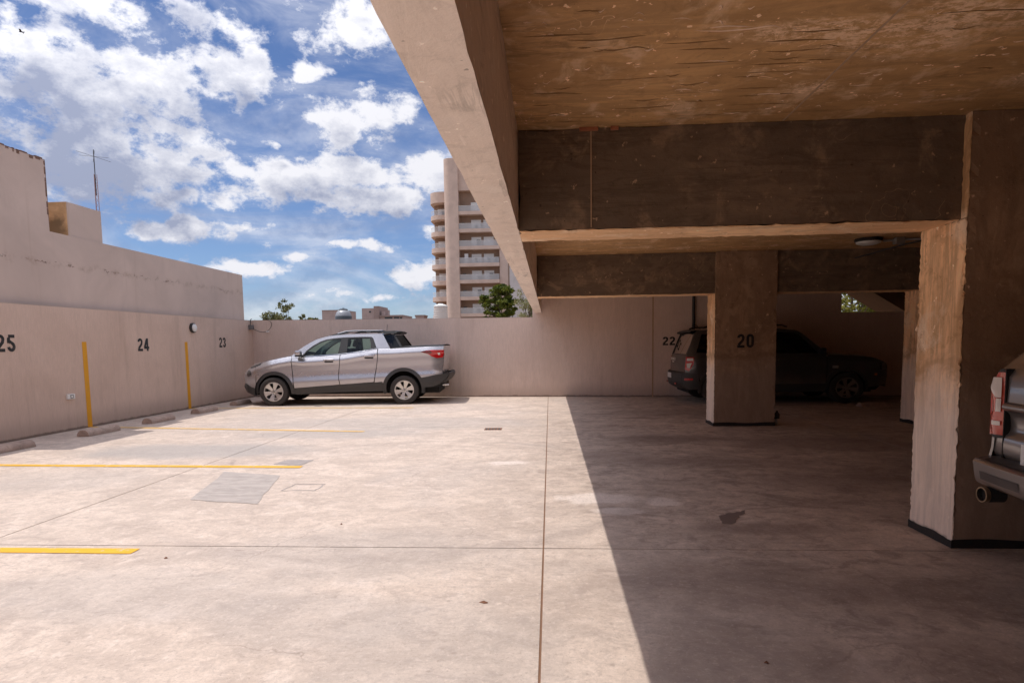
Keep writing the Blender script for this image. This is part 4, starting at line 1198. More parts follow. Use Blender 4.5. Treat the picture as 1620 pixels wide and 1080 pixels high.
# ------------------------------------------------------------------ silver double-cab pickup
def build_pickup():
    root = thing('pickup_truck', 'silver double cab pickup parked nose to the left wall beside number 23', 'pickup truck', (-7.09, 14.45, 0.0), R(3.8))
    def P(*pts): return [((a-92)/277.4, (577.5-b)/277.4) for a, b in pts]
    def p1(a, b): return P((a, b))[0]
    W = .905; L = p1(1368, 0)[0]
    zt = lerp_table([(p1(a, b)[0], p1(a, b)[1]) for a, b in ((92, 340), (130, 328), (200, 306), (270, 288), (350, 272), (420, 262), (480, 268), (715, 256), (955, 222), (1040, 222), (1200, 214), (1380, 208))])
    off = lerp_table([(-.02, .12), (0, .088), (.03, .066), (.07, .044), (.118, .012), (.132, .010), (.20, .030), (.30, .034), (.40, .033), (.475, .012), (.50, .002), (.55, .004), (.66, .012), (.80, .05), (.95, .10)])
    low = lerp_table([(.15, .10), (.28, .055), (.40, .014), (.50, .005), (.555, .002), (.585, .014), (.66, .031), (.76, .034), (.90, .030)])
    def S(x, z):
        dz = zt(x)-z
        o = off(dz)
        if dz > .16:
            k = min(1, (dz-.16)/.06); o = o*(1-k)+low(z-.040*(x-1.3))*k
        if dz < 0 and x > 1.1: o = .085+(-dz)*.40
        y = W-o
        if x < .80: y -= .30*((.80-x)/.80)**2.4
        if x > L-.32: y -= .10*((x-L+.32)/.32)**2
        return max(y, .12)
    car = Car(root, S, .036)
    FW, RW = (p1(294, 0)[0], .325), (p1(1121, 0)[0], .325)
    archF, archR = circle((FW[0]+.012, .33), .455, 48), circle((RW[0]-.012, .355), .475, 48)
    Mx = M['silver']
    # dark shell behind the gaps, sills and floor
    shell = P((150, 345), (200, 312), (350, 278), (420, 268), (560, 262), (715, 262), (955, 230), (1200, 222), (1355, 218), (1360, 470), (1240, 478), (150, 500), (115, 440))
    car.panel('body_shell', shell, M['liner'], holes=(circle((FW[0]+.012, .33), .44, 40), circle((RW[0]-.012, .355), .46, 40)), off=-.022, thick=.02, cell=.09)
    ub = MB(); ub.box((.30, -.62, .24), (L-.12, .62, .50)); ub.build('underbody', M['liner'], root)
    for wx, r_ in ((FW, .44), (RW, .46)):
        for sd_ in (-1, 1):
            ln = MB(); pts = circle((wx[0], .34), r_, 16, -12, 192)
            ln.add([(a, sd_*.86, b) for a, b in pts]+[(a, sd_*.55, b) for a, b in pts], [(i, i+1, len(pts)+i+1, len(pts)+i) for i in range(len(pts)-1)], True)
            ln.add([(a, sd_*.551, b) for a, b in pts], [tuple(range(len(pts)))])
            ln.build('wheel_liner', M['liner'], root)
    # painted skins
    car.panel('front_fender', P((172, 322), (200, 308), (270, 290), (350, 274), (408, 264), (411, 280), (412, 330), (416, 400), (422, 462), (424, 500), (300, 500), (180, 500)), Mx, holes=(archF,))
    fd = car.panel('front_door', P((415, 281), (475, 273), (600, 265), (717, 258), (716, 300), (706, 380), (707, 410), (713, 446), (560, 456), (427, 465), (421, 400), (416, 330)), Mx)
    rd = car.panel('rear_door', P((721, 257), (850, 243), (955, 225), (956, 280), (948, 330), (938, 390), (929, 433), (820, 440), (718, 446), (711, 410), (710, 380), (720, 300)), Mx)
    car.panel('bed_side', P((960, 224), (1035, 224), (1200, 216), (1372, 211), (1372, 300), (1362, 388), (1300, 398), (1240, 408), (1235, 440), (934, 440), (942, 390), (952, 330), (960, 280)), Mx, holes=(archR,))
    # black cladding
    def arch_band(cn, r0, r1, a0, a1):
        return circle(cn, r1, 36, a0, a1)+circle(cn, r0, 36, a0, a1)[::-1]
    car.panel('arch_trim', arch_band((FW[0]+.012, .33), .385, .462, -8, 186), M['cladding'], off=.012, thick=.06)
    car.panel('arch_trim', arch_band((RW[0]-.012, .355), .405, .482, -14, 194), M['cladding'], off=.012, thick=.06)
    car.panel('sill', P((424, 466), (560, 458), (715, 448), (930, 436), (985, 432), (990, 492), (700, 495), (430, 507), (420, 490)), M['cladding'], off=.004, thick=.05)
    # cab frame round the side windows
    frame = P((411, 262), (440, 234), (480, 205), (520, 181), (560, 160), (600, 148), (640, 139), (700, 133), (760, 131), (880, 130), (978, 130), (990, 140), (1035, 223), (960, 224), (955, 222), (850, 240), (717, 255), (600, 263), (475, 271), (413, 279))
    w1 = P((477, 267), (508, 232), (545, 203), (590, 178), (625, 165), (680, 157), (732, 153), (726, 200), (716, 253), (600, 262))
    w2 = P((757, 152), (850, 150), (912, 151), (922, 160), (934, 190), (946, 217), (850, 238), (752, 250), (754, 200))
    car.panel('cab_frame', frame, Mx, holes=(w1, w2), off=0.0, thick=.05)
    car.panel('window_frame', P((470, 270), (502, 230), (541, 199), (588, 173), (624, 161), (680, 153), (735, 149), (850, 147), (914, 148), (926, 158), (950, 218), (850, 242), (740, 254), (600, 266)), M['black_plastic'], off=.003, thick=.03,
              holes=(P((483, 263), (512, 232), (548, 205), (592, 181), (626, 169), (680, 161), (718, 158), (713, 200), (704, 250), (600, 259)),
                     P((764, 156), (850, 154), (902, 155), (911, 190), (914, 221), (850, 234), (760, 246), (762, 200))))
    car.panel('window', P((480, 265), (510, 232), (546, 204), (591, 180), (625, 167), (680, 159), (722, 156), (716, 200), (708, 252), (600, 260)), M['glass'], off=-.006, thick=0, cell=.08)
    car.panel('window', P((760, 154), (850, 152), (906, 153), (914, 190), (918, 222), (850, 236), (756, 248), (758, 200)), M['glass'], off=-.006, thick=0, cell=.08)
    car.panel('belt_moulding', P((480, 270), (600, 263), (716, 255.5), (850, 241), (950, 222), (950, 219), (850, 237.5), (716, 252), (600, 259.5), (480, 266)), M['chrome'], off=.010, thick=.012)
    # roof, screens, bonnet
    top = P((640, 139), (700, 133), (760, 131), (880, 130), (978, 130))
    car.cross('roof', smooth_line(top, 5), Mx, crown=.030)
    car.cross('windscreen', smooth_line(P((411, 262), (440, 234), (480, 205), (520, 181), (560, 160), (600, 148), (640, 139)), 3), M['glass'], crown=.03, bx=-.10, inset=.03)
    car.cross('rear_window', P((978, 130), (1000, 165), (1030, 222)), M['glass_dark'], crown=0.0, bx=.03, inset=.05)
    hood = smooth_line(P((133, 329), (150, 320), (200, 306), (270, 288), (350, 272), (411, 260)), 5)
    car.cross('bonnet', hood, Mx, crown=lambda x: .050, bx=lambda x, z: -.16*max(0, (.5-x)/.5), inset=.012)
    cw = car.cross('cowl', P((408, 262), (430, 247)), M['black_plastic'], crown=.045, bx=-.08, inset=.06)
    # front end: bumper skin wraps round to the arch
    car.panel('front_bumper', P((168, 324), (140, 328), (118, 343), (100, 362), (94, 385), (93, 410), (98, 440), (150, 462), (175, 468), (170, 400), (176, 372)), Mx, holes=(archF,))
    fc = lambda x, z: -.24*(1-min(1, max(0, x)/.5))
    car.cross('front_fascia', smooth_line(P((140, 327), (112, 348), (97, 375), (93, 410), (98, 442)), 4), Mx, bx=fc, inset=.0)
    car.cross('grille', smooth_line(P((128, 333), (106, 354), (97, 372)), 4), M['black_plastic'], bx=lambda x, z: fc(x, z)-.008, k=.72)
    car.panel('front_valance', P((96, 436), (130, 455), (175, 466), (182, 505), (150, 512), (108, 498), (93, 470)), M['cladding'], off=.004)
    car.cross('lower_grille', smooth_line(P((97, 436), (92, 462), (106, 498)), 4), M['cladding'], bx=fc)
    car.panel('headlamp', P((126, 331), (150, 322), (180, 313), (222, 301), (205, 316), (170, 329), (135, 338)), M['head_lens'], off=.006, thick=.012, cell=.03)
    car.panel('headlamp', P((104, 356), (122, 350), (134, 358), (138, 376), (125, 388), (104, 392), (98, 380)), M['head_lens'], off=.006, thick=.012, cell=.03)
    car.panel('fog_lamp', P((97, 445), (112, 443), (124, 460), (118, 480), (100, 470)), M['black_plastic'], off=.010, thick=.012, cell=.03)
    # tail
    tail = smooth_line(P((1370, 210), (1376, 250), (1372, 310), (1362, 388)), 4)
    car.cross('tailgate', tail, Mx, bx=lambda x, z: .035)
    car.panel('rear_bumper', P((1232, 410), (1300, 400), (1362, 388), (1398, 380), (1402, 395), (1385, 420), (1340, 455), (1300, 468), (1238, 472), (1236, 440)), M['cladding'], off=.012, thick=.05)
    car.cross('rear_bumper', smooth_line(P((1372, 385), (1398, 380), (1402, 398), (1385, 424), (1340, 458)), 3), M['cladding'], bx=.07)
    ep = MB(); ep.tube([(L-.1, -.55, .42), (L+.10, -.55, .42)], .035, 12); ep.build('exhaust_pipe', M['chrome'], root)
    car.panel('tail_lamp', P((1232, 247), (1262, 239), (1300, 236), (1374, 237), (1374, 262), (1368, 284), (1330, 288), (1298, 276), (1278, 262), (1250, 254)), M['red_lens'], off=.010, thick=.02, cell=.03)
    car.panel('lamp_trim', P((1232, 247), (1258, 240), (1290, 238), (1304, 252), (1292, 262), (1270, 258), (1250, 254)), M['red_lens_dark'], off=.014, thick=.012, cell=.03)
    car.panel('reversing_lamp', P((1335, 256), (1350, 254), (1352, 268), (1340, 268)), M['clear_lens'], off=.015, thick=.01, cell=.03)
    # bed cover, flying buttress and sports bar
    cov = P((1036, 222), (1200, 214), (1372, 209))
    car.cross('bed_cover', [(a, b+.012) for a, b in cov], M['black_plastic'], crown=.02, inset=.03, thick=.03)
    car.panel('bed_rail', P((1036, 225), (1200, 217), (1374, 212), (1376, 206), (1200, 210), (1040, 219)), M['black_plastic'], off=.002, thick=.06)
    car.panel('sail_panel', P((984, 134), (1046, 131), (1104, 214), (1096, 218), (1036, 220)), M['glass_dark'], off=-.03, thick=.02)
    car.panel('sail_frame', P((1046, 131), (1056, 131), (1110, 214), (1098, 216)), M['black_plastic'], off=-.028, thick=.04)
    car.cross('sports_bar', P((1000, 113), (1060, 112), (1076, 117), (1068, 127), (1010, 128)), M['black_plastic'], crown=.015, inset=.02)
    car.panel('sports_bar', P((1000, 113), (1062, 111), (1078, 117), (1070, 128), (1010, 130), (984, 130)), M['black_plastic'], off=.01, thick=.08)
    # roof rails
    car.panel('roof_rail', P((640, 137), (690, 122), (745, 107), (800, 104), (985, 106), (1002, 112), (1002, 121), (985, 123), (800, 123), (770, 124), (700, 132)), M['black_plastic'], off=-.02, thick=.04,
              holes=(P((752, 117), (800, 113), (880, 113), (872, 121), (770, 122)), P((905, 113), (975, 115), (970, 121), (900, 121))))
    car.panel('rail_cap', P((690, 122), (745, 107), (800, 104), (985, 106), (985, 109), (800, 107.5), (747, 110.5), (692, 125)), M['chrome'], off=-.014, thick=.05)
    an = MB(); x, z = p1(968, 108); x2, z2 = p1(973, 64); an.tube([(x, .1, z), (x2, .1, z2)], .005, 6); an.build('antenna', M['black_plastic'], root)
    # mirrors and handles
    for sd_ in (-1, 1):
        x, z = p1(466, 252); y = sd_*(S(x, z)+.13)
        mb = MB(); mb.box((x-.075, y-.085, z-.02), (x+.06, y+.085, z+.085), .035); mr = mb.build('mirror', Mx, root)
        mb = MB(); mb.box((x-.068, y-.082, z-.055), (x+.055, y+.082, z-.0205), .015); mb.build('mirror_base', M['black_plastic'], mr)
        mb = MB(); mb.box((x-.03, y-sd_*.16-.05, z-.05), (x+.05, y-sd_*.08+.05, z-.01), .012); mb.build('mirror_arm', M['black_plastic'], mr)
    for (a, b), doors in (((652, 291), fd), ((905, 270), rd)):
        for i, sd_ in enumerate((-1, 1)):
            x, z = p1(a, b); y = sd_*(S(x, z)+.038)
            mb = MB(); mb.box((x-.12, min(y, y-sd_*.03), z-.018), (x+.12, max(y, y-sd_*.03), z+.022), .010); mb.build('handle', Mx, doors[i])
            y2 = sd_*(S(x, z)+.002); q = MB(); q.add([(x-.10, y2+sd_*.012, z-.055), (x+.09, y2+sd_*.012, z-.055), (x+.10, y2+sd_*.004, z+.012), (x-.10, y2+sd_*.004, z+.012)], [(0, 1, 2, 3)]); q.build('handle_shade', M['black_plastic'], doors[i])  # black quad paints the dark shadow at each handle
    for cx_, in ((FW[0],), (RW[0],)):
        for sd_ in (-1, 1):
            wheel(root, (cx_, sd_*.79, .328), sd_, .328, .215, .222, M['rim'])
    # cabin
    fl_ = MB(); fl_.box((1.25, -.70, .50), (3.25, .70, .56)); fl_.build('cabin_floor', M['seat'], root)
    seats(root, ((1.98, .72), (2.92, .74)), M['seat'], .82)
    dsh = MB(); dsh.box((1.10, -.68, .80), (1.62, .68, 1.08), .06); dsh.build('dashboard', M['seat'], root)
    sw = MB(); cs = Vector((1.72, -.36, 1.10)); ring = [cs+Vector((.08*math.sin(R(a))*.5, .17*math.cos(R(a)), .17*math.sin(R(a)))) for a in range(0, 361, 20)]
    sw.tube(ring, .014, 6, cap=False); sw.build('steering_wheel', M['seat'], root)
    return root
build_pickup()

# ------------------------------------------------------------------ generic estate body used for the two cars under the deck
def build_suv():
    root = thing('sport_utility_vehicle', 'dark grey boxy sport utility vehicle parked behind the square column numbered 20', 'car', (7.13, 14.13, 0.0), R(180))
    root.scale = (1, 1, .93)
    W = .90; L = 4.28
    zt = lerp_table([(0, .92), (.3, 1.02), (1.1, 1.10), (1.3, 1.12), (4.3, 1.14)])
    off = lerp_table([(-.02, .06), (0, .040), (.05, .018), (.12, .004), (.3, .0), (.5, .012), (.62, .02), (.9, .05)])
    def S(x, z):
        dz = zt(x)-z
        o = off(dz)
        if dz < 0 and x > 1.0: o = .040+(-dz)*.24
        y = W-o
        if x < .7: y -= .22*((.7-x)/.7)**2.4
        if x > L-.35: y -= .13*((x-L+.35)/.35)**2.2
        return max(y, .1)
    car = Car(root, S, .07)
    FWx, RWx = .93, 3.55; r = .355
    aF, aR = circle((FWx, .37), .43, 40), circle((RWx, .37), .43, 40)
    Mx = M['grey_car']
    car.panel('body_shell', [(.12, .45), (.1, .85), (.4, .98), (1.1, 1.06), (4.2, 1.08), (4.22, .45), (4.0, .32), (.3, .30)], M['liner'], holes=(circle((FWx, .37), .41, 32), circle((RWx, .37), .41, 32)), off=-.022, cell=.12)
    ub = MB(); ub.box((.3, -.6, .24), (L-.15, .6, .5)); ub.build('underbody', M['liner'], root)
    car.panel('front_fender', [(.03, .62), (.02, .85), (.12, .93), (.4, 1.03), (1.1, 1.095), (1.33, 1.11), (1.34, .45), (1.30, .30), (.05, .40)], Mx, holes=(aF,))
    fd = car.panel('front_door', [(1.355, .44), (1.352, 1.11), (2.40, 1.125), (2.41, .44)], Mx)
    rd = car.panel('rear_door', [(2.43, .44), (2.425, 1.125), (3.28, 1.135), (3.26, .85), (3.10, .44)], Mx)
    car.panel('quarter_panel', [(3.30, 1.135), (4.22, 1.14), (4.25, .72), (3.99, .70), (3.9, .40), (3.12, .44), (3.28, .85)], Mx, holes=(aR,))
    for cn in ((FWx, .37), (RWx, .37)):
        car.panel('arch_trim', circle(cn, .435, 32, -15, 195)+circle(cn, .375, 32, -15, 195)[::-1], M['cladding'], off=.014, thick=.08)
    car.panel('sill', [(1.30, .27), (1.30, .455), (3.15, .455), (3.15, .27)], M['cladding'], off=.006, thick=.05)
    frame = [(1.30, 1.112), (1.55, 1.34), (1.82, 1.60), (1.92, 1.66), (2.4, 1.715), (3.4, 1.715), (3.98, 1.69), (4.05, 1.62), (4.22, 1.14), (3.3, 1.137), (2.4, 1.127), (1.35, 1.112)]
    wins = ([(1.50, 1.14), (1.68, 1.34), (1.90, 1.57), (2.0, 1.61), (2.37, 1.63), (2.38, 1.15)], [(2.47, 1.15), (2.46, 1.63), (3.25, 1.63), (3.30, 1.16)], [(3.40, 1.18), (3.36, 1.62), (3.90, 1.60), (4.03, 1.18)])
    car.panel('cab_frame', frame, Mx, holes=wins, thick=.04)
    for w in wins: car.panel('window', w, M['glass_dark'], off=-.008, thick=0, cell=.12)
    car.cross('roof', [(1.92, 1.66), (2.15, 1.69), (2.4, 1.715), (3.4, 1.715), (3.98, 1.69)], Mx, crown=.035)
    car.cross('roof_spoiler', [(3.95, 1.70), (4.12, 1.675), (4.13, 1.64), (4.02, 1.62)], M['black_plastic'], crown=.03, inset=.0)
    car.cross('windscreen', [(1.30, 1.112), (1.55, 1.34), (1.82, 1.60), (1.92, 1.66)], M['glass_dark'], crown=.03, bx=-.10, inset=.02)
    car.cross('bonnet', smooth_line([(.10, .93), (.4, 1.03), (1.0, 1.09), (1.32, 1.112)], 4), Mx, crown=.05, bx=lambda x, z: -.10*max(0, (.5-x)/.5), inset=.01)
    car.cross('front_fascia', [(.12, .93), (.02, .85), (.02, .62), (.06, .36)], M['black_plastic'], bx=-.10)
    car.panel('headlamp', [(.05, .74), (.05, .90), (.25, .92), (.22, .76)], M['head_lens'], off=.006, thick=.012)
    car.panel('marker_lamp', [(.30, .63), (.30, .675), (.36, .675), (.36, .63)], M['amber'], off=.008, thick=.012, cell=.03)
    # tail
    hat = car.cross('hatch', smooth_line([(4.20, 1.14), (4.235, .98), (4.25, .72)], 4), Mx, bx=.10)
    car.cross('rear_window', [(4.02, 1.62), (4.11, 1.40), (4.195, 1.15)], M['glass_dark'], bx=.06, inset=.07)
    car.cross('window_surround', [(4.015, 1.63), (4.105, 1.40), (4.20, 1.13)], M['black_plastic'], bx=.045, inset=.015)
    car.cross('rear_bumper', smooth_line([(4.24, .74), (4.31, .72), (4.325, .58), (4.30, .42), (4.16, .33)], 3), M['cladding'], bx=.10)
    car.panel('rear_bumper', [(3.99, .70), (4.25, .725), (4.31, .72), (4.325, .58), (4.30, .42), (4.16, .33), (3.93, .36), (3.97, .5)], M['cladding'], off=.01, thick=.05)
    for sd_ in (1, -1):
        # upright lamp wrapped round the corner
        def cor(x0, z0, dz, name, mat, dx0, dx1, o):
            car.panel(name, [(x0+dx0, z0), (x0+dx1, z0), (x0+dx1, z0+dz), (x0+dx0, z0+dz)], mat, sides=(sd_,), off=o, thick=.02, cell=.03)
        car.panel('tail_lamp', [(4.08, 1.08), (4.235, 1.09), (4.255, .80), (4.18, .76), (4.09, .92)], M['red_lens'], sides=(sd_,), off=.010, thick=.03, cell=.03)
        car.panel('reversing_lamp', [(4.10, 1.06), (4.215, 1.06), (4.22, 1.00), (4.10, 1.00)], M['clear_lens'], sides=(sd_,), off=.018, thick=.012, cell=.03)
        car.panel('reversing_lamp', [(4.13, .95), (4.225, .94), (4.22, .85), (4.17, .83)], M['clear_lens'], sides=(sd_,), off=.018, thick=.012, cell=.03)
        car.panel('reflector', [(4.10, .60), (4.26, .60), (4.26, .55), (4.10, .55)], M['red_lens'], sides=(sd_,), off=.018, thick=.012, cell=.03)
        q = MB(); q.box((4.385, sd_*.46-.07, .44), (4.395, sd_*.46+.07, .48)); q.build('reflector', M['red_lens'], root)
    pl = MB(); pl.box((4.424, -.20, .58), (4.432, .20, .70)); pl.build('licence_plate', M['plate'], root)
    for txt, z, sz in (('BRONCO', 1.0, .095), ('SPORT', .945, .055)):
        fc_ = bpy.data.curves.new('t', 'FONT'); fc_.body = txt; fc_.size = sz; fc_.align_x = 'CENTER'; fc_.extrude = .002; fc_.space_character = 1.25
        to = bpy.data.objects.new('t', fc_); COL.objects.link(to)
        me = bpy.data.meshes.new_from_object(to.evaluated_get(bpy.context.evaluated_depsgraph_get()))
        bpy.data.objects.remove(to)
        mm = Matrix.Translation((4.343, 0, z)) @ Matrix(((0, 0, 1, 0), (1, 0, 0, 0), (0, 1, 0, 0), (0, 0, 0, 1)))
        mb = MB(); mb.add([mm @ v.co for v in me.vertices], [tuple(p.vertices) for p in me.polygons]); mb.build('badge_lettering', M['white_plastic'], root)
    an = MB(); an.tube([(3.75, 0, 1.74), (3.92, 0, 1.90)], .006, 6); an.build('antenna', M['black_plastic'], root)
    for sd_ in (-1, 1):
        mb = MB(); mb.box((1.44, sd_*1.0-.09, 1.12), (1.56, sd_*1.0+.09, 1.26), .03); mb.build('mirror', M['black_plastic'], root)
        for x, dd in ((2.25, fd), (3.08, rd)):
            y = sd_*(S(x, 1.0)+.018); mb = MB(); mb.box((x-.1, y-.018, .98), (x+.1, y+.018, 1.02), .01); mb.build('handle', Mx, dd[(sd_+1)//2])
        mb = MB(); mb.box((1.12, sd_*(S(1.2, .82)+.006)-.004, .80), (1.24, sd_*(S(1.2, .82)+.006)+.004, .86)); mb.build('fender_badge', M['steel'], root)
        mb = MB(); mb.tube([(2.1, sd_*.66, 1.745), (2.2, sd_*.66, 1.785), (3.75, sd_*.66, 1.785), (3.85, sd_*.66, 1.75)], .018, 8); mb.build('roof_rail', M['black_plastic'], root)
        for x in (FWx, RWx): wheel(root, (x, sd_*.79, r), sd_, r, .23, .228, M['rim_dark'] if sd_ < 0 else M['rim_dark'], 6)
    seats(root, ((2.0, .70), (2.95, .72)), M['seat'], .85)
    return root
build_suv()

def build_rear_corner_car():
    root = thing('station_wagon', 'silver grey estate car cut off at the right edge with a red tail lamp', 'car', (7.075, 2.56, 0.0), R(180))
    # local frame: nose at x = 0 pointing to world +x; tail at L; local -y is the far side (world +y)
    W = .93; L = 4.70
    zt = lerp_table([(0, .85), (.4, 1.0), (1.2, 1.12), (4.8, 1.19)])
    off = lerp_table([(-.02, .06), (0, .035), (.05, .012), (.12, .0), (.28, .012), (.40, .020), (.48, .0), (.6, .02), (.9, .08)])
    def S(x, z):
        dz = zt(x)-z; o = off(dz)
        if dz < 0 and x > 1.0: o = .035+(-dz)*.34
        y = W-o
        if x < .8: y -= .26*((.8-x)/.8)**2.4
        if x > L-.24: y -= .042*((x-L+.24)/.24)**2.2
        return max(y, .1)
    car = Car(root, S, .06)
    FWx, RWx, r = .95, 3.72, .37
    aF, aR = circle((FWx, .38), .45, 40), circle((RWx, .38), .45, 40)
    Mx = M['silver2']
    car.panel('body_shell', [(.15, .45), (.12, .8), (.4, .95), (1.2, 1.06), (4.6, 1.12), (4.62, .60), (4.5, .50), (.3, .30)], M['liner'], holes=(circle((FWx, .38), .43, 32), circle((RWx, .38), .43, 32)), off=-.022, cell=.12)
    ub = MB(); ub.box((.3, -.6, .26), (L-.1, .6, .5)); ub.build('underbody', M['liner'], root)
    car.panel('front_fender', [(.03, .45), (.02, .75), (.15, .87), (.4, .99), (1.25, 1.115), (1.27, .42), (.05, .38)], Mx, holes=(aF,))
    fd = car.panel('front_door', [(1.29, .42), (1.275, 1.118), (2.38, 1.14), (2.39, .42)], Mx)
    rd = car.panel('rear_door', [(2.41, .42), (2.40, 1.14), (3.35, 1.16), (3.32, .85), (3.22, .42)], Mx)
    car.panel('quarter_panel', [(3.37, 1.162), (4.66, 1.185), (4.70, 1.0), (4.705, .72), (4.20, .69), (4.15, .42), (3.24, .42), (3.34, .85)], Mx, holes=(aR,), cell=.045)
    car.panel('sill', [(1.25, .26), (1.25, .43), (3.28, .43), (3.28, .26)], M['cladding'], off=.006, thick=.05)
    frame = [(1.25, 1.118), (1.6, 1.38), (2.0, 1.62), (2.4, 1.70), (3.4, 1.70), (4.0, 1.66), (4.22, 1.56), (4.52, 1.32), (4.665, 1.188), (3.36, 1.163), (2.4, 1.142), (1.3, 1.12)]
    wins = ([(1.5, 1.15), (1.72, 1.38), (2.05, 1.58), (2.36, 1.62), (2.37, 1.16)], [(2.46, 1.165), (2.45, 1.62), (3.3, 1.62), (3.36, 1.185)], [(3.46, 1.19), (3.40, 1.62), (3.95, 1.58), (4.38, 1.22)])
    car.panel('cab_frame', frame, Mx, holes=wins, thick=.04)
    for w in wins: car.panel('window', w, M['glass_dark'], off=-.008, thick=0, cell=.12)
    car.cross('roof', [(2.0, 1.62), (2.2, 1.67), (2.4, 1.70), (3.4, 1.70), (4.0, 1.66), (4.22, 1.56)], Mx, crown=.03)
    car.cross('windscreen', [(1.25, 1.118), (1.6, 1.38), (2.0, 1.62)], M['glass_dark'], crown=.03, bx=-.10, inset=.02)
    car.cross('bonnet', smooth_line([(.12, .87), (.4, .99), (1.25, 1.118)], 5), Mx, crown=.05, inset=.01)
    car.cross('front_fascia', [(.14, .87), (.02, .75), (.03, .45), (.06, .36)], M['black_plastic'], bx=-.12)
    car.panel('headlamp', [(.06, .66), (.06, .80), (.3, .90), (.26, .74)], M['head_lens'], off=.006, thick=.012)
    # hatch: dark glass above, painted panel below with a sculpted recess
    car.cross('rear_window', [(4.24, 1.54), (4.54, 1.31), (4.62, 1.235)], M['glass_dark'], bx=.07, inset=.12)
    car.cross('window_surround', [(4.23, 1.555), (4.53, 1.318), (4.665, 1.19)], Mx, bx=.055, inset=.02)
    hc = Car(root, lambda x, z: .770)
    hc.cross('hatch', [(4.672, 1.19), (4.700, 1.15), (4.705, 1.02)], Mx, bx=.05)
    hc.cross('hatch_ridge', smooth_line([(4.705, 1.02), (4.728, 1.005), (4.728, .985), (4.70, .965)], 3), Mx, bx=.05)
    hc.cross('hatch', smooth_line([(4.70, .965), (4.685, .94), (4.682, .87), (4.71, .83), (4.712, .75), (4.69, .715)], 3), Mx, bx=.05)
    hc.cross('hatch_recess_shade', [(4.687, .945), (4.684, .875)], M['liner'], bx=.052, k=.72)  # black strip paints the shadow inside the recess
    # corner skin between lamp and bumper
    car.cross('tail_panel', [(4.695, .83), (4.70, .75), (4.66, .70)], Mx, bx=.005, inset=.004, k=1.0)
    for sd_ in (-1, 1):
        lamp = [(4.60, 1.175), (4.665, 1.185), (4.692, 1.08), (4.70, .95), (4.705, .835), (4.61, .85), (4.56, .93), (4.60, .985), (4.625, 1.05), (4.565, 1.10)]
        car.panel('tail_lamp', lamp, M['red_pale'], sides=(sd_,), off=.016, thick=.04, cell=.025)
        # lens face seen from behind
        def face(name, mat, zs, y0, y1, bulge, dx=0.0):
            mb = MB(); vs = []
            for z, a, b in zs:
                for k in range(5):
                    t = k/4; y = a+(b-a)*t
                    vs.append((4.705+dx+bulge*math.sin(math.pi*t)+(.0 if t > 0 else -.015), sd_*y, z))
            fs = [(i*5+j, i*5+j+1, (i+1)*5+j+1, (i+1)*5+j) for i in range(len(zs)-1) for j in range(4)]
            mb.add(vs, fs, True); return mb.build(name, mat, root)
        e = lambda z, d: S(4.69, z)-d
        face('tail_lamp', M['red_pale'], [(1.172, e(1.17, .03), .787), (1.11, e(1.11, -.012), .787), (1.06, e(1.06, -.012), .787), (1.02, e(1.02, .008), .787), (.965, e(.965, .008), .787), (.935, e(.935, -.015), .787), (.87, e(.87, -.012), .787), (.84, e(.84, .0), .787)], 0, 0, .018)
        face('reversing_lamp', M['clear_lens'], [(1.145, .860, .795), (1.09, .885, .795), (1.065, .87, .795), (1.04, .835, .795)], 0, 0, .012, .014)
        face('reversing_lamp', M['clear_lens'], [(1.035, .83, .795), (.965, .835, .795)], 0, 0, .010, .014)
        face('reversing_lamp', M['clear_lens'], [(.915, .865, .795), (.893, .865, .795)], 0, 0, .010, .014)
        face('lamp_trim', M['black_plastic'], [(1.19, e(1.18, .05), .787), (1.173, e(1.17, .03), .787)], 0, 0, .015, .004)
        face('lamp_trim', M['black_plastic'], [(.842, e(.84, .0), .787), (.826, e(.83, .01), .787)], 0, 0, .015, .004)
        mb = MB(); mb.box((4.66, sd_*.777-.004, .69), (4.712, sd_*.777+.004, 1.19)); mb.build('shut_line', M['liner'], root)
    # separate step bumper with a dark tread, recessed corners
    bprof = [(4.62, .725), (4.80, .708), (4.815, .675), (4.808, .605), (4.775, .575), (4.70, .55)]
    car.cross('rear_bumper', smooth_line(bprof, 3), Mx, bx=.06, inset=-.01)
    car.panel('rear_bumper', [(4.45, .725), (4.62, .727), (4.80, .710), (4.815, .675), (4.808, .605), (4.775, .575), (4.45, .58)], Mx, off=.010, thick=.05, cell=.04)
    car.cross('step_tread', [(4.60, .732), (4.70, .726), (4.79, .714)], M['black_plastic'], bx=.055, inset=.05, thick=.006)
    car.cross('bumper_filler', [(4.55, .76), (4.60, .73)], M['liner'], inset=.03)
    for sd_ in (-1, 1):
        car.cross('bumper_pocket', [(4.819, .658), (4.813, .615)], M['grey_car'], bx=.06, inset=-.01, span=(-.93, -.55) if sd_ < 0 else (.55, .93), N=10)
        if sd_ < 0:
            mb = MB(); mb.lathe([(.034, 0), (.040, 0), (.040, .004), (.040, -.10), (.034, -.10), (.034, 0)], (4.82, sd_*.75, .535), 0, 24)
            ex = mb.build('exhaust_pipe', M['liner'], root)
            mb = MB(); mb.lathe([(.034, .005), (.041, .005), (.042, -.004), (.041, -.018)], (4.82, sd_*.75, .535), 0, 24); mb.build('pipe_rim', M['tan_rim'], ex)
            mb = MB(); mb.lathe([(0, -.02), (.0335, -.02)], (4.82, sd_*.75, .535), 0, 20); mb.build('pipe_bore', M['liner'], ex)
    tw = MB(); tw.box((4.55, -.10, .34), (4.78, .10, .45), .02); tw.build('tow_bar', M['cladding'], root)
    tw = MB(); tw.tube([(4.5, -.70, .42), (4.72, -.50, .42), (4.72, .50, .42), (4.5, .70, .42)], .03, 8); tw.build('cross_tube', M['cladding'], root)
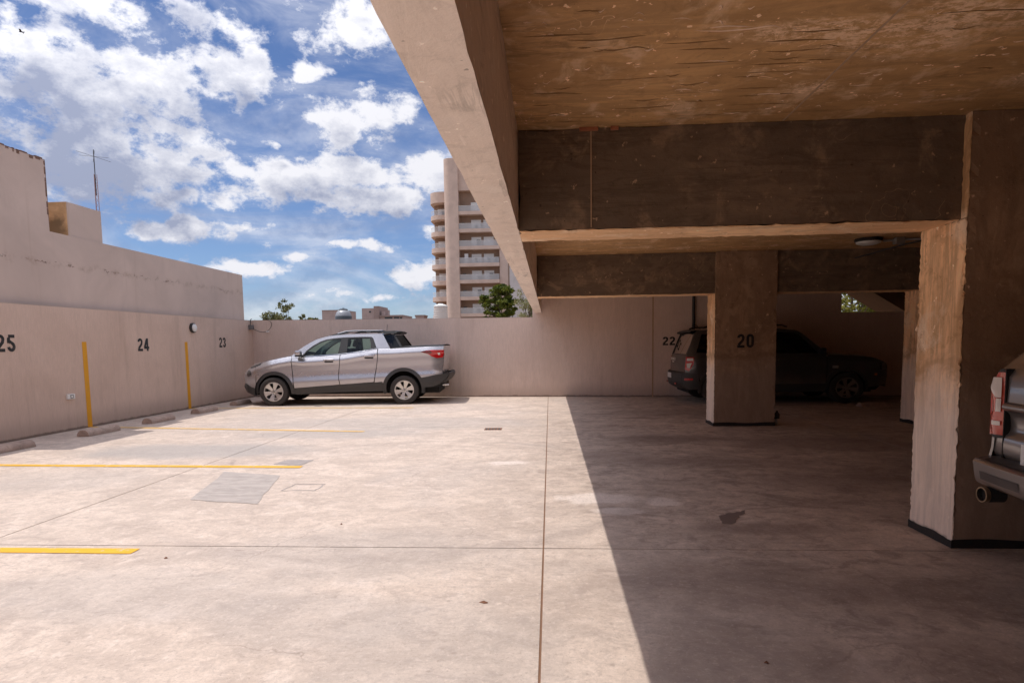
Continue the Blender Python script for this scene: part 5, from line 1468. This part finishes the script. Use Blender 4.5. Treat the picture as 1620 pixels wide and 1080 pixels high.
    # plate and raised badge towards the far side of the hatch
    pl = MB(); pl.box((4.742, -.60, .715), (4.750, -.24, .825)); plo = pl.build('licence_plate', M['plate'], root)
    for k in range(6):
        q = MB(); q.box((4.7501, -.565+k*.05, .735), (4.7525, -.550+k*.05, .80)); q.build('plate_mark', M['black_plastic'], plo)
    bd = MB(); bd.lathe([(.0, .0), (.045, .0), (.055, -.006), (.06, -.02)], (4.752, -.50, 1.085), 0, 24); bd.build('badge', M['chrome'], root)
    for sd_ in (-1, 1):
        mb = MB(); mb.box((1.45, sd_*1.02-.09, 1.12), (1.57, sd_*1.02+.09, 1.25), .03); mb.build('mirror', Mx, root)
        for x, dd in ((2.22, fd), (3.2, rd)):
            y = sd_*(S(x, 1.0)+.018); mb = MB(); mb.box((x-.1, y-.018, .98), (x+.1, y+.018, 1.02), .01); mb.build('handle', Mx, dd[(sd_+1)//2])
        for x in (FWx, RWx): wheel(root, (x, sd_*.80, r), sd_, r, .235, .23, M['rim'], 6)
    return root
build_rear_corner_car()

# ================================================================== SMALL THINGS
STOPS = [((-7.38, 7.25), (-7.34, 8.14), 'nearest half round concrete wheel stop, cut off by the left edge'),
         ((-7.28, 9.06), (-7.27, 9.76), 'half round concrete wheel stop just right of the yellow stripe between 25 and 24'),
         ((-7.26, 10.56), (-7.25, 11.24), 'half round concrete wheel stop below the number 24'),
         ((-7.29, 12.12), (-7.27, 12.80), 'half round concrete wheel stop left of the yellow stripe between 24 and 23'),
         ((-7.34, 13.76), (-7.32, 14.40), 'farthest half round concrete wheel stop at the nose of the silver pickup')]
for i, (a, b, lab) in enumerate(STOPS):
    rr = random.Random(200+i)
    mb = MB(); N = 18; K = 14; vs = []
    A = Vector((a[0], a[1], 0)); B = Vector((b[0], b[1], 0)); d = (B-A).normalized(); n = Vector((d.y, -d.x, 0))
    for s in range(N+1):
        t = s/N; e = min(t, 1-t)*N
        k_ = 1.0 if e >= 1 else .95
        for q in range(K+1):
            an = math.pi*q/K
            rd_ = k_*(1+rr.uniform(-.02, .02))
            vs.append(A.lerp(B, t)+n*(.105*math.cos(an)*rd_)+Vector((0, 0, .003+.105*math.sin(an)**.85*rd_ if q not in (0, K) else .003)))
    fs = [(s*(K+1)+q, s*(K+1)+q+1, (s+1)*(K+1)+q+1, (s+1)*(K+1)+q) for s in range(N) for q in range(K)]
    mb.add(vs, fs, True)
    mb.add(vs[:K+1], [tuple(range(K+1))]); mb.add(vs[-K-1:], [tuple(range(K+1))])
    tag(mb.build('wheel_stop', M['log']), lab, 'wheel stop', 'concrete wheel stops along the left wall')

t = world_thing('wall_lamp', 'round white bulkhead lamp high on the left wall between 24 and 23', 'lamp', (WX, 13.42, 1.80))
mb = MB(); mb.lathe([(0, .0), (.105, .0), (.110, .02), (.108, .05), (.092, .06)], (WX+.001, 13.42, 1.80), 0, 32); mb.build('lamp_base', M['black_plastic'], t)
mb = MB(); mb.lathe([(.090, .045), (.086, .07), (.06, .088), (0, .095)], (WX+.001, 13.42, 1.80), 0, 32); mb.build('diffuser', M['white_plastic'], t)

t = world_thing('socket_outlet', 'small white double socket box low on the left wall beside the yellow stripe', 'outlet', (WX, 9.77, .56))
mb = MB(); mb.box((WX+.001, 9.69, .53), (WX+.035, 9.85, .615), .006); mb.build('cover', M['white_plastic'], t)
mb = MB(); mb.box((WX+.0352, 9.745, .545), (WX+.038, 9.815, .600)); mb.build('socket', M['grey_plastic'], t)
mb = MB(); mb.box((WX+.0382, 9.757, .557), (WX+.039, 9.803, .588)); mb.build('insert', M['white_plastic'], t)

t = world_thing('junction_box', 'small grey junction box with a loose cable at the top of the wall corner', 'junction box', (-7.93, 16.15, 1.9))
mb = MB(); mb.box((-8.030, 16.02, 1.82), (-7.94, 16.16, 1.94), .008); mb.build('box', M['grey_plastic'], t)
mb = MB(); mb.tube([(-8.0, 16.09, 1.94), (-8.0, 16.1, 2.08), (-8.02, 16.2, 2.10)], .012, 6); mb.build('conduit', M['pipe_dark'], t)
mb = MB(); mb.tube(smooth_line([(-7.95, 16.10, 1.84), (-7.80, 16.18, 1.76), (-7.62, 16.16, 1.76), (-7.48, 16.15, 1.86), (-7.46, 16.155, 2.0), (-7.55, 16.17, 2.06)], 5), .007, 6); mb.build('cable', M['pipe_dark'], t)
mb = MB(); mb.box((-7.60, 16.13, 1.745), (-7.53, 16.17, 1.775)); mb.build('connector', M['white_plastic'], t)

t = world_thing('ceiling_lamp', 'round white lamp on the ceiling of the deck between the two columns', 'lamp', (4.42, 8.95, 2.70))
mb = MB(); mb.lathe([(0, 2.732), (.17, 2.732), (.175, 2.70), (.16, 2.685)], (4.42, 8.95, 0), 2, 32); mb.build('lamp_base', M['black_plastic'], t)
mb = MB(); mb.lathe([(.158, 2.69), (.15, 2.665), (.10, 2.648), (0, 2.644)], (4.42, 8.95, 0), 2, 32); mb.build('diffuser', M['white_plastic'], t)
t = world_thing('ceiling_conduit', 'tangle of grey conduit and junction boxes on the ceiling beside the round lamp', 'conduit', (5.0, 8.8, 2.68))
mb = MB(); mb.tube([(4.62, 8.95, 2.70), (5.05, 8.85, 2.70), (5.25, 8.6, 2.70), (5.9, 8.55, 2.70)], .018, 8); mb.build('conduit', M['steel'], t)
mb = MB(); mb.tube(smooth_line([(4.55, 9.6, 2.55), (4.75, 9.35, 2.60), (4.98, 9.0, 2.66), (5.2, 8.7, 2.69)], 4), .012, 6); mb.build('cable', M['pipe_dark'], t)
mb = MB(); mb.tube([(5.0, 8.7, 2.68), (5.6, 8.75, 2.68)], .035, 10); mb.build('conduit', M['grey_plastic'], t)
for x, y, mm in ((4.80, 8.9, 'steel'), (5.12, 8.72, 'white_plastic'), (5.38, 8.6, 'grey_plastic'), (5.55, 8.8, 'pipe_dark'), (5.75, 8.7, 'pipe_dark')):
    mb = MB(); mb.box((x-.06, y-.05, 2.64), (x+.06, y+.05, 2.731), .008); mb.build('junction_box', M[mm], t)

t = world_thing('pipe_stub', 'small dark capped pipe stub on the floor at the foot of the column numbered 20', 'pipe', (3.605, 9.98, 0))
mb = MB(); mb.tube([(3.605, 9.98, 0), (3.605, 9.98, .10)], .022, 12); mb.build('stem', M['steel'], t)
mb = MB(); mb.lathe([(0, .10), (.042, .10), (.044, .17), (.036, .185), (.018, .20), (.016, .225), (0, .228)], (3.605, 9.98, 0), 2, 20); mb.build('cap', M['pipe_dark'], t)

mb = MB()
rr = random.Random(77); N = 10; vs = []
for i in range(N+1):
    for j in range(7):
        u, v = i/N, j/6
        h = .085*math.sin(math.pi*v)**.7*(.75+.25*math.sin(u*3.1+.4))+rr.uniform(0, .008)
        vs.append((6.14+u*.62, 12.45+v*.26+u*.05, .004+(h if 0 < j < 6 else 0)))
mb.add(vs, [(i*7+j, i*7+j+1, (i+1)*7+j+1, (i+1)*7+j) for i in range(N) for j in range(6)], True)
mb.add([vs[j] for j in range(7)], [tuple(range(7))]); mb.add([vs[N*7+j] for j in range(7)], [tuple(range(7))])
tag(mb.build('wheel_stop', M['log']), 'half round concrete wheel stop lying in the dark bay in front of the grey vehicle', 'wheel stop')

t = world_thing('antenna_mast', 'thin lattice radio mast with crossed rods above the neighbour house roof', 'antenna', (-12.22, 16.3, 3.2))
bx_, by_ = -12.22, 16.3
legs = MB()
LG = [(bx_+.07*math.cos(R(a)), by_+.07*math.sin(R(a))) for a in (30, 150, 270)]
for lx, ly in LG: legs.tube([(lx, ly, 3.0), (bx_+(lx-bx_)*.55, by_+(ly-by_)*.55, 6.05)], .007, 6)
legs.build('mast_leg', M['mast'], t)
br = MB(); z = 3.2; k = 0
while z < 5.95:
    f0, f1 = 1-.45*(z-3)/3.05, 1-.45*(z+.14-3)/3.05
    for i in range(3):
        p, q = LG[i], LG[(i+1) % 3]
        if k % 2: p, q = q, p
        br.tube([(bx_+(p[0]-bx_)*f0, by_+(p[1]-by_)*f0, z), (bx_+(q[0]-bx_)*f1, by_+(q[1]-by_)*f1, z+.14)], .0035, 4, cap=False)
    z += .14; k += 1
br.build('lattice_brace', M['mast'], t)
mb = MB(); mb.tube([(bx_, by_, 5.5), (bx_, by_, 6.70)], .011, 8); mb.build('mast_pole', M['pipe_dark'], t)
for i, (dx, dy, dz) in enumerate(((.34, .1, .02), (.26, .3, .07), (.24, -.28, -.06))):
    mb = MB(); mb.tube([(bx_-dx, by_-dy, 6.52+dz), (bx_+dx, by_+dy, 6.52-dz)], .004, 5); mb.build('antenna_rod', M['pipe_dark'], t)

t = thing('bird', 'small dark bird flying high in the clouds at the upper left', 'bird', (-34.4, 40.0, 22.1), R(20))
t.scale = (.6, .6, .6)
mb = MB(); mb.lathe([(0, -.20), (.05, -.12), (.075, 0), (.05, .12), (.02, .22), (.05, .34), (0, .36)], (0, 0, 0), 0, 12); mb.build('body', M['bird'], t)
for sd_ in (-1, 1):
    mb = MB(); mb.add([(.10, 0, .02), (-.10, 0, .02), (-.06, sd_*.30, .12), (.06, sd_*.62, .05), (.14, sd_*.30, .12), (.10, 0, .035), (-.10, 0, .035), (-.06, sd_*.30, .13), (.06, sd_*.62, .055), (.14, sd_*.30, .13)],
                      [(0, 1, 2, 4), (2, 3, 4), (5, 9, 7, 6), (7, 9, 8), (0, 4, 9, 5), (4, 3, 8, 9), (1, 6, 7, 2), (2, 7, 8, 3)]); mb.build('wing', M['bird'], t)
bpy.context.view_layer.update()
